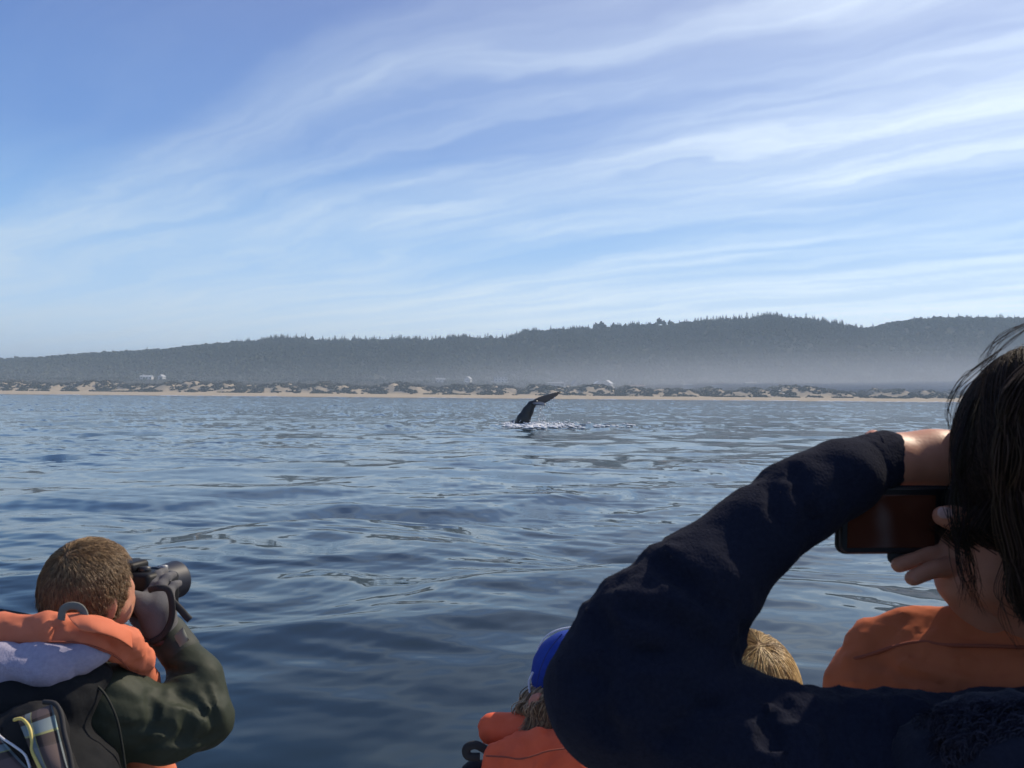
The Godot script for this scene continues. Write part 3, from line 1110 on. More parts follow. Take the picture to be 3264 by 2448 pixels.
func build_whale():
	var base := at(524, 420.5, 66.0)
	base.y = 0
	var w := thing("whale", "black whale with only its tail stock and flukes raised from the sea", "whale", base)
	var d := 66.0
	var low := at(519.0, 430.0, d + 1.0)
	var a := at(523.5, 419.5, d)
	var b := at(528.0, 411.0, d)
	var c := at(531.5, 405.0, d)
	var e := at(535.3, 402.6, d)
	var side := Vector3(1, -0.45, 0)
	var bones := [
		slab(low - Vector3(2.2, 2.2, 0), low, 1.1, 0.85, Vector3(0, 0, 1), 0.8, 0.2),
		slab(low, a, 0.75, 0.48, Vector3(0, 0, 1), 0.75, 0.2),
		slab(a, b, 0.48, 0.38, Vector3(0, 0, 1), 0.7, 0.15),
		slab(b, c, 0.38, 0.27, Vector3(0, 0, 1), 0.65, 0.15),
		slab(c, e, 0.29, 0.20, Vector3(0, 0, 1), 0.7, 0.12),
	]
	# flukes: flat blades, broad at the root and swept back to a point
	var chord := Vector3(0.50, -0.62, 0.60).normalized()
	for tip in [at(561.8, 391.2, d + 1.2), at(545.0, 405.4, d - 2.0)]:
		var far: bool = tip.z < e.z
		var span: Vector3 = tip - e
		var cd := (chord - span.normalized() * chord.dot(span.normalized())).normalized()
		if not far: cd = Vector3(0.9, 0.1, 0.25).normalized()
		var thin := span.cross(cd).normalized()
		var last := e
		var n := 9
		for i in n:
			var f := (i + 1.0) / n
			var wide: float = [0.42, 0.45, 0.44, 0.40, 0.35, 0.29, 0.22, 0.14, 0.05][i] * (0.80 if far else 0.82)
			var wide0: float = [0.34, 0.42, 0.45, 0.44, 0.40, 0.35, 0.29, 0.22, 0.14][i] * (0.80 if far else 0.82)
			var arch := 0.05 * sin(f * PI) * span.length() * 0.5
			var p := e + span * f + cd * (0.10 * sin(f * PI) - arch)
			bones.append(slab(last, p, wide0, wide, thin, 0.17, 0.05))
			last = p
	var skin := flat(srgb(0.008, 0.0085, 0.012), 0.30, 0.4)
	part("body", body(bones, 0.045), skin, w)
	# water running off the trailing edge, and what falls
	rng.seed = 12
	var list: Array[Transform3D] = []
	for i in 140:
		var f := rng.randf()
		var top := at(lerpf(536.0, 557.5, f), lerpf(407.0, 397.0, f), d + rng.randf_range(-1.0, 0.6))
		if rng.randf() < 0.65: top = at(rng.randfn(541.0, 2.2), 406.0, d + rng.randf_range(-1.2, 0.2))
		var fall := pow(rng.randf(), 1.5)
		var p := top - Vector3(rng.randfn(0, 0.05), fall * top.y, 0)
		var k := rng.randf_range(0.010, 0.038)
		list.append(Transform3D(Basis().scaled(Vector3(k, k * rng.randf_range(1.0, 2.6), k)), p))
	for i in 300:
		var p := whale_at + Vector3(rng.randfn(1.4, 1.5), absf(rng.randfn(0.03, 0.16)), rng.randfn(0.8, 1.2))
		var k := rng.randf_range(0.012, 0.05)
		list.append(Transform3D(Basis().scaled(Vector3(k * 1.4, k, k)), p))
	var ball := SphereMesh.new(); ball.radius = 1.0; ball.height = 2.0; ball.radial_segments = 8; ball.rings = 4
	var wet := flat(srgb(0.80, 0.82, 0.84), 0.2)
	stuff("water_drops", ball, list, wet, "water drops falling from the edge of the whale tail", "water drops")
	# churned foam on the surface beside it
	list = []
	for i in 2300:
		var t := rng.randf()
		var p := whale_at + Vector3(lerpf(-1.2, 4.2, pow(t, 0.9)) + rng.randfn(0, 0.35), 0, rng.randfn(1.2 - 0.5 * t, 2.4))
		if t > 0.93: p += Vector3(rng.randf_range(0, 4.0), 0, rng.randfn(0.0, 0.5))
		if n_mid.get_noise_2d(p.x * 0.9, p.z * 1.4) < 0.02 + 0.25 * t: continue
		var k := rng.randf_range(0.03, 0.12)
		list.append(Transform3D(Basis(Vector3.UP, rng.randf() * TAU).scaled(Vector3(k * 1.6, k * 0.8, k)), p + Vector3(0, 0.06 + 0.1 * n_mid.get_noise_2d(p.x * 2.0, p.z), 0)))
	var lump := SphereMesh.new(); lump.radius = 1.0; lump.height = 1.4; lump.radial_segments = 7; lump.rings = 4
	stuff("foam", lump, list, flat(srgb(0.72, 0.74, 0.75), 0.7), "broken white foam on the water right of the whale tail", "foam")

# ---------------------------------------------------------------- boat (it carries the four people; its rail lies just under the picture)

const DECK := 0.5

func build_boat():
	var o := thing("boat", "grey boat whose rail the four people stand at", "boat", Vector3(0, 0, -0.4))
	var grey := cloth(srgb(0.16, 0.165, 0.17), srgb(0.22, 0.225, 0.23), 0.6, 4.0, 0.05)
	var path := PackedVector3Array([Vector3(-3.4, 0.72, 1.2), Vector3(-3.2, 0.72, -1.0), Vector3(-2.5, 0.72, -1.95), Vector3(-1.2, 0.72, -2.12), Vector3(1.2, 0.72, -2.12), Vector3(2.6, 0.72, -1.95), Vector3(3.4, 0.74, -1.0), Vector3(3.6, 0.76, 1.2)])
	part("side_tube", tube(spline(path, 6), even(0.24, 43), 18), grey, o)
	var hull := PackedVector3Array([Vector3(-3.3, 0, -0.4), Vector3(3.5, 0, -0.4)])
	part("hull", tube(PackedVector3Array([Vector3(-3.25, 0.25, -0.4), Vector3(-2.8, 0.2, -0.4), Vector3(2.9, 0.2, -0.4), Vector3(3.45, 0.25, -0.4)]), PackedFloat32Array([1.2, 1.6, 1.6, 1.2]), 24, Vector3(0, 1, 0), 0.28), flat(srgb(0.5, 0.5, 0.5), 0.4), o)
	part("deck", rounded_box(Vector3(6.4, 0.06, 3.1), 0.02, Transform3D(Basis(), Vector3(0.1, DECK + 0.12 - 0.15, -0.45))), flat(srgb(0.25, 0.25, 0.25), 0.8), o)


# ---------------------------------------------------------------- people: shared pieces

func head_bones(c: Vector3, fwd: Vector3, up: Vector3, s := 1.0) -> Array:
	fwd = fwd.normalized()
	var r := fwd.cross(up).normalized()
	up = r.cross(fwd)
	var b := [
		bone(c + (up * 0.022 - fwd * 0.022) * s, c + (up * 0.022 + fwd * 0.022) * s, 0.077 * s, 0.072 * s, 0.02),
		bone(c + (fwd * 0.030 - up * 0.02) * s, c + (fwd * 0.060 - up * 0.085) * s, 0.062 * s, 0.026 * s, 0.03),
		bone(c + (fwd * 0.082 + up * 0.005) * s, c + (fwd * 0.104 - up * 0.030) * s, 0.008 * s, 0.012 * s, 0.012),
		bone(c + (fwd * 0.084 - up * 0.056 - r * 0.014) * s, c + (fwd * 0.084 - up * 0.056 + r * 0.014) * s, 0.007 * s, 0.007 * s, 0.008),
		bone(c + (fwd * 0.080 - up * 0.068 - r * 0.010) * s, c + (fwd * 0.080 - up * 0.068 + r * 0.010) * s, 0.007 * s, 0.007 * s, 0.008),
		bone(c - (up * 0.05 + fwd * 0.012) * s, c - (up * 0.16 + fwd * 0.03) * s, 0.048 * s, 0.054 * s, 0.03),
	]
	for e in [-1.0, 1.0]:
		b.append(bone(c + (fwd * 0.072 - up * 0.012 + r * e * 0.033) * s, c + (fwd * 0.05 - up * 0.03 + r * e * 0.05) * s, 0.020 * s, 0.022 * s, 0.02))
		b.append(bone(c + (fwd * 0.084 + up * 0.026 + r * e * 0.012) * s, c + (fwd * 0.070 + up * 0.026 + r * e * 0.045) * s, 0.008 * s, 0.008 * s, 0.012))
		b.append(bone(c + (fwd * 0.092 + up * 0.008 + r * e * 0.030) * s, c + (fwd * 0.092 + up * 0.008 + r * e * 0.034) * s, 0.010 * s, 0.010 * s, 0.008, true))
		b.append(bone(c + (fwd * 0.076 + up * 0.008 + r * e * 0.031) * s, c + (fwd * 0.0765 + up * 0.008 + r * e * 0.031) * s, 0.0125 * s, 0.0125 * s, 0.003))
		var out: Vector3 = (r * e * 0.82 - fwd * 0.5).normalized()
		b.append(slab(c + (r * e * 0.078 - up * 0.004 - fwd * 0.006) * s, c + (r * e * 0.074 - up * 0.028) * s, 0.021 * s, 0.014 * s, out.cross(up).normalized().cross(up).normalized(), 0.30, 0.006))
	return b


# A hand: palm and five fingers. `inner` is the way the palm faces, `thumb` the side the thumb is on.
func hand_bones(w: Vector3, dir: Vector3, inner: Vector3, thumb: Vector3, curls: Array, s := 1.0, thumb_bend := 0.35, fat := 1.0) -> Array:
	dir = dir.normalized()
	inner = (inner - dir * inner.dot(dir)).normalized()
	var side := dir.cross(inner)
	if side.dot(thumb) < 0.0: side = -side
	var b := [
		slab(w, w + dir * 0.03 * s, 0.027 * s, 0.032 * s, inner, 0.7, 0.02),
		slab(w + dir * 0.03 * s + side * 0.006 * s, w + dir * 0.078 * s, 0.034 * s, 0.036 * s, inner, 0.42, 0.015),
		bone(w + dir * 0.082 * s + side * 0.028 * s, w + dir * 0.076 * s - side * 0.028 * s, 0.011 * s, 0.010 * s, 0.012),
	]
	var lens := [0.074, 0.083, 0.077, 0.060]
	for i in 4:
		var p := w + dir * (0.084 - 0.003 * absf(i - 1.3)) * s + side * (0.030 - 0.0195 * i) * s
		var a := 0.0
		var r := [0.0092, 0.0095, 0.0090, 0.0080][i] * s * fat as float
		var fan := side * (0.10 - 0.065 * i)
		for k in 3:
			a += curls[i] * [0.8, 1.1, 0.7][k]
			var q: Vector3 = p + ((dir + fan) * cos(a) + inner * sin(a)).normalized() * lens[i] * [0.45, 0.31, 0.24][k] * s
			b.append(bone(p, q, r, r * 0.93, 0.004))
			r *= 0.93
			p = q
	var tp := w + dir * 0.022 * s + side * 0.024 * s
	var td := (dir * 0.62 + side * 0.74 + inner * 0.25).normalized()
	var tr := 0.013 * s * fat
	for k in 3:
		var q: Vector3 = tp + td * [0.040, 0.032, 0.025][k] * s
		b.append(bone(tp, q, tr, tr * 0.86, 0.008))
		tr *= 0.88
		tp = q
		td = (td + dir * thumb_bend + inner * thumb_bend * 0.5).normalized()
	return b


# Hair: a close shell with strands that leave the crown and follow the head. `skip` keeps the face free.
func hair_mesh(c: Vector3, fwd: Vector3, up: Vector3, radii: Vector3, crown: Vector3, count: int, long: float, lift: float, droop: float, width: float, tones: Array, face: float, low: float, curl := 0.25, segs := 5, seed_ := 3, hug := 0.0) -> ArrayMesh:
	rng.seed = seed_
	fwd = fwd.normalized()
	var r := fwd.cross(up).normalized()
	up = r.cross(fwd)
	var f := Basis(r, up, fwd)
	var v := PackedVector3Array()
	var n := PackedVector3Array()
	var idx := PackedInt32Array()
	var col := PackedColorArray()
	if true:
		var rings := 20
		var around := 40
		var base: Color = tones[0].lerp(tones[1], 0.3)
		for i in rings + 1:
			for j in around:
				var la := PI * i / rings
				var lo := TAU * j / around
				var d := Vector3(sin(la) * cos(lo), cos(la), sin(la) * sin(lo))
				var k := 0.985 if not (d.z > face and d.y < 0.62) and d.y > low else 0.80
				k += 0.02 * n_mid.get_noise_3dv(d * 4.0)
				v.append(c + f * (d * radii * k)); n.append((f * (d / radii)).normalized()); col.append(base)
		for i in rings:
			for j in around:
				var a := i * around + j
				var b := i * around + (j + 1) % around
				idx.append_array([a, b, b + around, a, b + around, a + around])
	var made := 0
	var tries := 0
	while made < count and tries < count * 6:
		tries += 1
		var d := Vector3(rng.randfn(), rng.randfn(), rng.randfn()).normalized()
		if (d.z > face and d.y < 0.62) or d.y < low: continue
		made += 1
		var p := d
		var pts := PackedVector3Array()
		var rad := PackedFloat32Array()
		var flow := (d - crown * d.dot(crown))
		flow = flow.normalized() if flow.length() > 0.05 else d.cross(Vector3(0.2, 0.4, 0.8)).normalized()
		var wob := Vector3(n_mid.get_noise_3dv(d * 3.0), n_mid.get_noise_3dv(d * 3.0 + Vector3.ONE * 9.0), n_mid.get_noise_3dv(d * 3.0 - Vector3.ONE * 7.0)) * 2.0
		var own := Vector3(rng.randfn(), rng.randfn(), rng.randfn()) * curl
		var dir := (flow * (1.0 - lift) + d * lift + wob * curl * 1.5 + own * 0.6).normalized()
		var here := c + f * (d * radii)
		var step := long * rng.randf_range(0.65, 1.2) / segs
		var off := 1.0 + rng.randf() * 0.05
		var wd := width * rng.randf_range(0.7, 1.3)
		for k in segs + 1:
			pts.append(here)
			rad.append(wd * (1.0 - 0.85 * pow(float(k) / segs, 2.0)))
			here += f * dir * step
			var q := f.inverse() * (here - c) / radii
			var l := q.length()
			if l < off:
				q *= off / l
				here = c + f * (q * radii)
			elif hug > 0.0 and l > off + hug and q.y > -0.45:
				q *= (off + hug) / l
				here = c + f * (q * radii)
			var g := f.inverse() * Vector3.DOWN
			var t := q.normalized()
			dir = dir + g * droop + own * 0.12
			if lift < 0.3: dir -= t * maxf(0.0, dir.dot(t) - 0.12) * 0.8
			dir = dir.normalized()
		var first := v.size()
		tube_into(v, n, idx, pts, rad, 3)
		var tone: Color = tones[clampi(int((0.5 + 1.1 * n_mid.get_noise_3dv(d * 7.0) + rng.randfn(0, 0.14)) * tones.size()), 0, tones.size() - 1)] * rng.randf_range(0.85, 1.15)
		for k in v.size() - first: col.append(tone)
	return packed(v, idx, n, col)


func strands(paths: Array, width: float, tones: Array, seed_: int, per: int, spread: float) -> ArrayMesh:   # loose locks along given lines
	rng.seed = seed_
	var v := PackedVector3Array()
	var n := PackedVector3Array()
	var idx := PackedInt32Array()
	var col := PackedColorArray()
	for path in paths:
		for k in per:
			var pts := PackedVector3Array()
			var shift := Vector3(rng.randfn(), rng.randfn(), rng.randfn()) * spread
			var drift := Vector3(rng.randfn(), rng.randfn(), rng.randfn()) * spread
			for i in path.size(): pts.append(path[i] + shift * (0.35 + 0.65 * i / path.size()) + drift * sin(2.2 * i))
			pts = spline(pts, 6)
			var rad := PackedFloat32Array()
			for i in pts.size(): rad.append(width * rng.randf_range(0.95, 1.05) * (1.0 - 0.8 * pow(float(i) / pts.size(), 3.0)))
			var first := v.size()
			tube_into(v, n, idx, pts, rad, 3)
			var tone: Color = tones[rng.randi() % tones.size()]
			for i in v.size() - first: col.append(tone)
	return packed(v, idx, n, col)


func skin_material(c: Color) -> StandardMaterial3D:
	var m := cloth(c.darkened(0.06), c.lightened(0.05), 0.5, 26.0, 0.012)
	m.subsurf_scatter_enabled = true
	m.subsurf_scatter_strength = 0.12
	m.metallic_specular = 0.4
	return m


func lower_body(hip: Vector3, wide: float, yaw: float, worn := 0.0) -> Array:   # legs from the hips to the deck; worn is how far cloth stands off them
	var s := Vector3(cos(yaw), 0, -sin(yaw)) * wide
	var b := []
	for e in [-1.0, 1.0]:
		var top: Vector3 = hip + s * e
		var foot := Vector3(top.x, DECK + 0.06, top.z)
		b.append(bone(top, top.lerp(foot, 0.5), wide + worn, wide * 0.75 + worn, 0.03))
		b.append(bone(top.lerp(foot, 0.5), foot, wide * 0.75 + worn, wide * 0.5 + worn, 0.03))
		b.append(bone(foot, foot + Vector3(0, 0, -0.13), 0.05 + worn, 0.045 + worn, 0.02))
	b.append(bone(hip - s, hip + s, wide * 1.15 + worn, wide * 1.15 + worn, 0.04))
	if worn > 0.0: b.append(bone(hip, hip + Vector3(0, 0.20, 0), wide * 1.7 + worn, wide * 1.5 + worn, 0.05))
	return b


# A padded panel between four corners, bulging along `out`, with texture coordinates.
func panel(a: Vector3, b: Vector3, c: Vector3, d: Vector3, out: Vector3, bulge: float, thick: float, n := 14) -> ArrayMesh:
	var v := PackedVector3Array()
	var uv := PackedVector2Array()
	var idx := PackedInt32Array()
	out = out.normalized()
	for side in 2:
		for i in n + 1:
			for j in n + 1:
				var s := float(i) / n
				var t := float(j) / n
				var p := a.lerp(b, s).lerp(d.lerp(c, s), t)
				var w := pow(sin(PI * clampf(s, 0.0, 1.0)) * sin(PI * clampf(t, 0.0, 1.0)), 0.5)
				v.append(p + out * (bulge * w + (thick * 0.5 * w if side == 0 else -thick * 0.5 * w)))
				uv.append(Vector2(s, t))
	var m := (n + 1) * (n + 1)
	for i in n:
		for j in n:
			var p := i * (n + 1) + j
			idx.append_array([p, p + n + 1, p + 1, p + 1, p + n + 1, p + n + 2])
			idx.append_array([m + p, m + p + 1, m + p + n + 1, m + p + 1, m + p + n + 2, m + p + n + 1])
	# face the outer sheet along out
	if ((v[n + 1] - v[0]).cross(v[1] - v[0])).dot(out) > 0.0:
		for t in range(0, idx.size(), 3):
			var k := idx[t]; idx[t] = idx[t + 1]; idx[t + 1] = k
	return packed(v, idx, PackedVector3Array(), PackedColorArray(), uv)


func along(pts: Array) -> PackedVector3Array:   # [x, y, depth] triples
	var out := PackedVector3Array()
	for p in pts: out.append(at(p[0], p[1], p[2]))
	return out


func px_chain(rows: Array, k := 0.015, thin := Vector3.ZERO, squash := 1.0) -> Array:   # [x, y, depth, radius in metres]
	var b := []
	for i in rows.size() - 1:
		var p := at(rows[i][0], rows[i][1], rows[i][2])
		var q := at(rows[i + 1][0], rows[i + 1][1], rows[i + 1][2])
		b.append(bone(p, q, rows[i][3], rows[i + 1][3], k) if squash == 1.0 else slab(p, q, rows[i][3], rows[i + 1][3], thin, squash, k))
	return b


var orange_cloth: StandardMaterial3D
var webbing: StandardMaterial3D

func vest_cloth() -> StandardMaterial3D:
	if orange_cloth == null:
		orange_cloth = cloth(srgb(0.56, 0.155, 0.080), srgb(0.64, 0.195, 0.105), 0.75, 10.0, 0.02)
		webbing = flat(srgb(0.02, 0.02, 0.022), 0.8)
	return orange_cloth


# ---------------------------------------------------------------- the boy with the camera

func build_boy():
	var vest := vest_cloth()
	var fwd := Vector3(0.46, -0.12, -0.87).normalized()
	var hc := at(87, 592, 1.62)
	var feet := Vector3(at(45, 900, 1.52).x, DECK, at(45, 900, 1.52).z)
	var o := thing("person", "boy with short brown hair and dark green coat aiming a camera to the right", "person", feet)
	var skin := skin_material(srgb(0.52, 0.24, 0.15))
	var head := net(head_bones(hc + Vector3(0, -0.012, 0), fwd, Vector3.UP, 0.81), 0.0042)
	var trunk := net([bone(hc + Vector3(0, -0.12, 0.02), at(45, 730, 1.56), 0.045, 0.07, 0.03), bone(at(45, 730, 1.56), feet + Vector3(0, 0.62, 0), 0.07, 0.08, 0.04)] + lower_body(feet + Vector3(0, 0.58, 0), 0.062, 0.3), 0.016)
	var bare := net(hand_bones(at(128, 645, 1.93), at(165, 608, 1.93) - at(128, 645, 1.93), Vector3(0, 0.8, 0.5), Vector3(0, 0, 1), [0.45, 0.45, 0.45, 0.45], 0.85), 0.004)
	part("body", joined_nets([head, trunk, bare]), skin, o)
	# short hair that stands off a double crown
	var tones := [Color(0.15, 0.086, 0.040), Color(0.23, 0.138, 0.064), Color(0.31, 0.195, 0.092), Color(0.095, 0.055, 0.027), Color(0.38, 0.25, 0.125)]
	part("hair", hair_mesh(hc + Vector3(0, 0.010, 0), fwd, Vector3.UP, Vector3(0.0650, 0.081, 0.078), Vector3(0.1, 0.72, -0.68).normalized(), 22000, 0.0145, 0.20, 0.16, 0.00040, tones, 0.45, -0.62, 0.11, 4, 21), tinted(0.5, 0.5), o)
	# coat
	var coat := cloth(srgb(0.026, 0.032, 0.021), srgb(0.036, 0.044, 0.029), 0.62, 12.0, 0.025)
	var arm := px_chain([[60, 712, 1.55, 0.070], [108, 706, 1.56, 0.062], [165, 727, 1.59, 0.058], [203, 718, 1.63, 0.047], [197, 680, 1.66, 0.041], [172, 640, 1.70, 0.033]], 0.03)
	var back := [
		slab(at(20, 740, 1.53), at(48, 900, 1.53), 0.15, 0.16, Vector3(0.15, 0, 1), 0.62, 0.05),
		bone(at(48, 880, 1.54), feet + Vector3(0, 0.60, 0), 0.125, 0.125, 0.05),
		slab(at(-40, 722, 1.54), at(100, 712, 1.55), 0.06, 0.06, Vector3(0, 0, 1), 0.8, 0.05),
	]
	var left := px_chain([[-30, 725, 1.58, 0.058], [25, 765, 1.86, 0.052], [124, 648, 1.93, 0.032]], 0.03)
	var up_arm := at(165, 727, 1.59) - at(108, 706, 1.56)
	var folds := [
		fold(Vector3(0.3, 1, 0.1), 0.10, 3.0, 0.006, at(195, 705, 1.6), 0.12, 1.0),
		fold(Vector3(0.95, -0.35, 0.1), 0.11, 4.0, 0.006, at(150, 705, 1.55), 0.16, 3.0),
		fold(Vector3(1, 0.1, 0), 0.11, 4.0, 0.005, at(185, 750, 1.58), 0.15, 6.0),
	]
	var cut := creases(back + arm, [
		[[157, 690], [172, 699], [190, 698], [206, 705]], [[176, 690], [196, 703], [212, 722]], [[136, 748], [168, 742], [200, 741], [216, 734]], [[205, 690], [212, 706], [214, 726]],
		[[150, 694], [154, 706], [152, 720]], [[118, 730], [150, 728], [178, 733]], [[163, 668], [176, 672], [192, 668]], [[183, 712], [190, 725], [188, 742]],
	], 0.0050, 0.012)
	var jacket := part("coat", body(back + arm + left + cut, 0.0052, folds), coat, o)
	# sleeve cuff, its tab and seams
	var cuff := flat(srgb(0.020, 0.026, 0.018), 0.7)
	part("cuff", body(px_chain([[180, 652, 1.685, 0.037], [167, 634, 1.71, 0.036]], 0.01), 0.005), cuff, jacket)
	part("cuff_tab", panel(at(174, 636, 1.664), at(183, 627, 1.67), at(189, 640, 1.655), at(179, 648, 1.655), Vector3(0.6, 0.35, 0.8), 0.002, 0.006, 6), flat(srgb(0.22, 0.23, 0.18), 0.8), jacket)
	var seam := flat(srgb(0.011, 0.014, 0.010), 0.8)
	part("seam", tube(spline(along([[90, 681, 1.487], [104, 693, 1.478], [116, 717, 1.476], [122, 745, 1.478], [126, 775, 1.485]]), 6), even(0.0022, 25), 6), seam, jacket)
	part("trousers", body(lower_body(feet + Vector3(0, 0.58, 0), 0.062, 0.3, 0.020), 0.014), flat(srgb(0.02, 0.022, 0.03), 0.9), o)
	# dark yoke and the pale hood lining thrown back under the life jacket
	var dark := cloth(srgb(0.008, 0.009, 0.011), srgb(0.013, 0.014, 0.016), 0.85, 14.0, 0.03)
	part("dark_yoke", body(px_chain([[-40, 712, 1.465, 0.052], [20, 710, 1.46, 0.058], [62, 697, 1.475, 0.048], [95, 674, 1.51, 0.026]], 0.03) + px_chain([[10, 715, 1.45, 0.07], [48, 790, 1.45, 0.11]], 0.03), 0.0065, [fold(Vector3(1, 0.3, 0), 0.09, 3.0, 0.006)]), dark, o)
	var lilac := cloth(srgb(0.27, 0.255, 0.34), srgb(0.37, 0.355, 0.45), 0.95, 30.0, 0.06, 0.0, 0.06)
	part("hood", body(px_chain([[-45, 668, 1.465, 0.040], [0, 669, 1.452, 0.038], [48, 665, 1.455, 0.032], [84, 657, 1.480, 0.022], [110, 648, 1.51, 0.012]], 0.03), 0.005, [fold(Vector3(-0.75, 0.8, 0), 0.085, 3.2, 0.009, Vector3.ZERO, 0.0, 2.0)]), lilac, o)
	# life jacket: a thick collar round the neck, its lip, front panels and reflective strip
	var jacket_bones := px_chain([[-60, 640, 1.56, 0.030], [0, 633, 1.50, 0.030], [50, 633, 1.485, 0.030], [95, 637, 1.50, 0.030], [125, 645, 1.545, 0.027], [138, 660, 1.59, 0.024], [143, 684, 1.63, 0.026], [140, 720, 1.67, 0.034], [150, 790, 1.70, 0.055]], 0.02)
	var vest_cut := creases(jacket_bones, [[[20, 618], [30, 626], [34, 640]], [[52, 616], [57, 628], [54, 642]], [[112, 640], [122, 650], [126, 662]], [[128, 652], [134, 662], [146, 666]], [[132, 672], [140, 676], [150, 674]]], 0.0030, 0.009)
	var collar := part("life_jacket", body(jacket_bones + vest_cut + px_chain([[95, 700, 1.70, 0.06], [100, 800, 1.72, 0.07], [20, 810, 1.74, 0.07], [20, 710, 1.72, 0.06], [95, 700, 1.70, 0.06]], 0.03), 0.0055, [fold(Vector3(1, 0.1, 0), 0.05, 2.6, 0.003, Vector3.ZERO, 0.0, 4.0), fold(Vector3(0.5, 1, 0.2), 0.03, 2.0, 0.0022, Vector3.ZERO, 0.0, 9.0), fold(Vector3(0.1, 1, 0.1), 0.028, 1.6, 0.004, at(135, 655, 1.58), 0.1)]), vest, o)
	part("lip", strip(along([[66, 613, 1.482], [80, 613, 1.476], [98, 617, 1.478], [115, 622, 1.496], [128, 628, 1.525], [140, 639, 1.565], [148, 655, 1.60]]), along([[77, 627, 1.450], [84, 632, 1.447], [100, 634, 1.452], [116, 639, 1.475], [128, 646, 1.505], [137, 654, 1.545], [144, 664, 1.585]]), Vector3(0.25, 0.35, 1), 0.006, 0.006), vest, collar)
	var stitch := PackedVector3Array()
	for p in [[-10, 643], [20, 643], [50, 642], [78, 643], [100, 649], [118, 658], [130, 670]]: stitch.append(surface_at(jacket_bones, p[0], p[1]))
	part("seam", tube(spline(stitch, 5), even(0.0016, 31), 6), flat(srgb(0.30, 0.075, 0.04), 0.8), collar)
	part("neck_loop", tube(spline(along([[61, 621, 1.475], [63, 610, 1.475], [70, 606, 1.475], [79, 607, 1.475], [84, 613, 1.475], [85, 622, 1.47]]), 6), even(0.0065, 31), 8, Vector3(0, 0, 1), 0.35), flat(srgb(0.15, 0.15, 0.135), 0.9), collar)
	part("reflective_strip", panel(at(147, 664, 1.612), at(152, 665, 1.632), at(157, 690, 1.645), at(150, 690, 1.628), Vector3(0.7, 0, 0.7), 0.003, 0.004, 6), flat(srgb(0.66, 0.64, 0.58), 0.5), collar)
	for q in [[140, 672], [141, 679]]:
		part("webbing_strap", tube(along([[q[0] - 8, q[1] - 3, 1.592], [q[0] + 3, q[1], 1.598], [q[0] + 9, q[1] + 2, 1.622]]), even(0.003, 3), 6), vest, collar)
	# grey knitted glove closed round the camera
	var wool := cloth(srgb(0.055, 0.055, 0.058), srgb(0.25, 0.24, 0.24), 0.95, 60.0, 0.03, 0.0, 0.25)
	var gl := hand_bones(at(160, 642, 1.71), at(153, 600, 1.70) - at(160, 642, 1.71), Vector3(0.3, 0.1, -1), Vector3(-1, 0, 0), [0.55, 0.6, 0.62, 0.65], 0.92, 0.25, 1.25)
	gl += px_chain([[160, 628, 1.69, 0.030], [158, 610, 1.685, 0.030]], 0.02)
	gl += px_chain([[153, 622, 1.68, 0.019], [142, 604, 1.675, 0.016], [134, 598, 1.68, 0.014]], 0.012)
	part("glove", body(gl, 0.0042), wool, o)
	part("sleeve_tape", tube(spline(along([[147, 636, 1.675], [156, 643, 1.665], [166, 642, 1.668]]), 5), even(0.006, 11), 8), flat(srgb(0.06, 0.022, 0.018), 0.8), o)

	# --- the camera he holds
	var black := cloth(srgb(0.010, 0.010, 0.011), srgb(0.016, 0.016, 0.017), 0.5, 30.0, 0.02)
	var axis := Vector3(0.36, 0.02, -0.93).normalized()
	var right := axis.cross(Vector3.UP).normalized()
	var cb := at(132, 592, 1.745)
	var k := thing("camera", "black camera with a long hooded lens held up by the boy", "camera", cb)
	var fr := Transform3D(Basis(right, Vector3.UP, -axis), cb)
	part("camera_body", rounded_box(Vector3(0.125, 0.085, 0.055), 0.012, fr), black, k)
	part("viewfinder_hump", rounded_box(Vector3(0.042, 0.024, 0.05), 0.009, fr * Transform3D(Basis(), Vector3(0.0, 0.048, 0.0))), black, k)
	part("grip", rounded_box(Vector3(0.03, 0.08, 0.05), 0.012, fr * Transform3D(Basis(), Vector3(0.055, -0.004, -0.03))), black, k)
	part("shutter_button", lathe(fr * Vector3(0.048, 0.040, -0.03), Vector3.UP, [[0, 0.0001], [0.0, 0.008], [0.008, 0.008], [0.009, 0.0001]], 14), flat(srgb(0.3, 0.3, 0.3), 0.3, 0.7), k)
	part("mode_dial", lathe(fr * Vector3(0.030, 0.040, 0.0), Vector3.UP, [[0, 0.0001], [0.0, 0.011], [0.010, 0.011], [0.011, 0.0001]], 18), flat(srgb(0.03, 0.03, 0.032), 0.4), k)
	part("lens_barrel", lathe(cb + axis * 0.02, axis, [[0, 0.001], [0, 0.031], [0.02, 0.031], [0.022, 0.028], [0.05, 0.028], [0.052, 0.030], [0.075, 0.030], [0.075, 0.001]], 36), flat(srgb(0.012, 0.012, 0.014), 0.4), k)
	var hood := part("lens_hood", lathe(cb + axis * 0.062, axis, [[0, 0.026], [0, 0.0345], [0.012, 0.0352], [0.056, 0.0375], [0.059, 0.0370], [0.057, 0.0358], [0.012, 0.031], [0.01, 0.001]], 44), flat(srgb(0.010, 0.013, 0.026), 0.55, 0.5), k)
	part("hood_rim", lathe(cb + axis * 0.060, axis, [[-0.004, 0.030], [-0.004, 0.0362], [0.004, 0.0370], [0.004, 0.030]], 44), flat(srgb(0.006, 0.006, 0.007), 0.3), hood)
	part("top_plate", rounded_box(Vector3(0.07, 0.012, 0.04), 0.005, fr * Transform3D(Basis(), Vector3(-0.035, 0.047, 0.0))), flat(srgb(0.16, 0.17, 0.19), 0.3, 0.8), k)
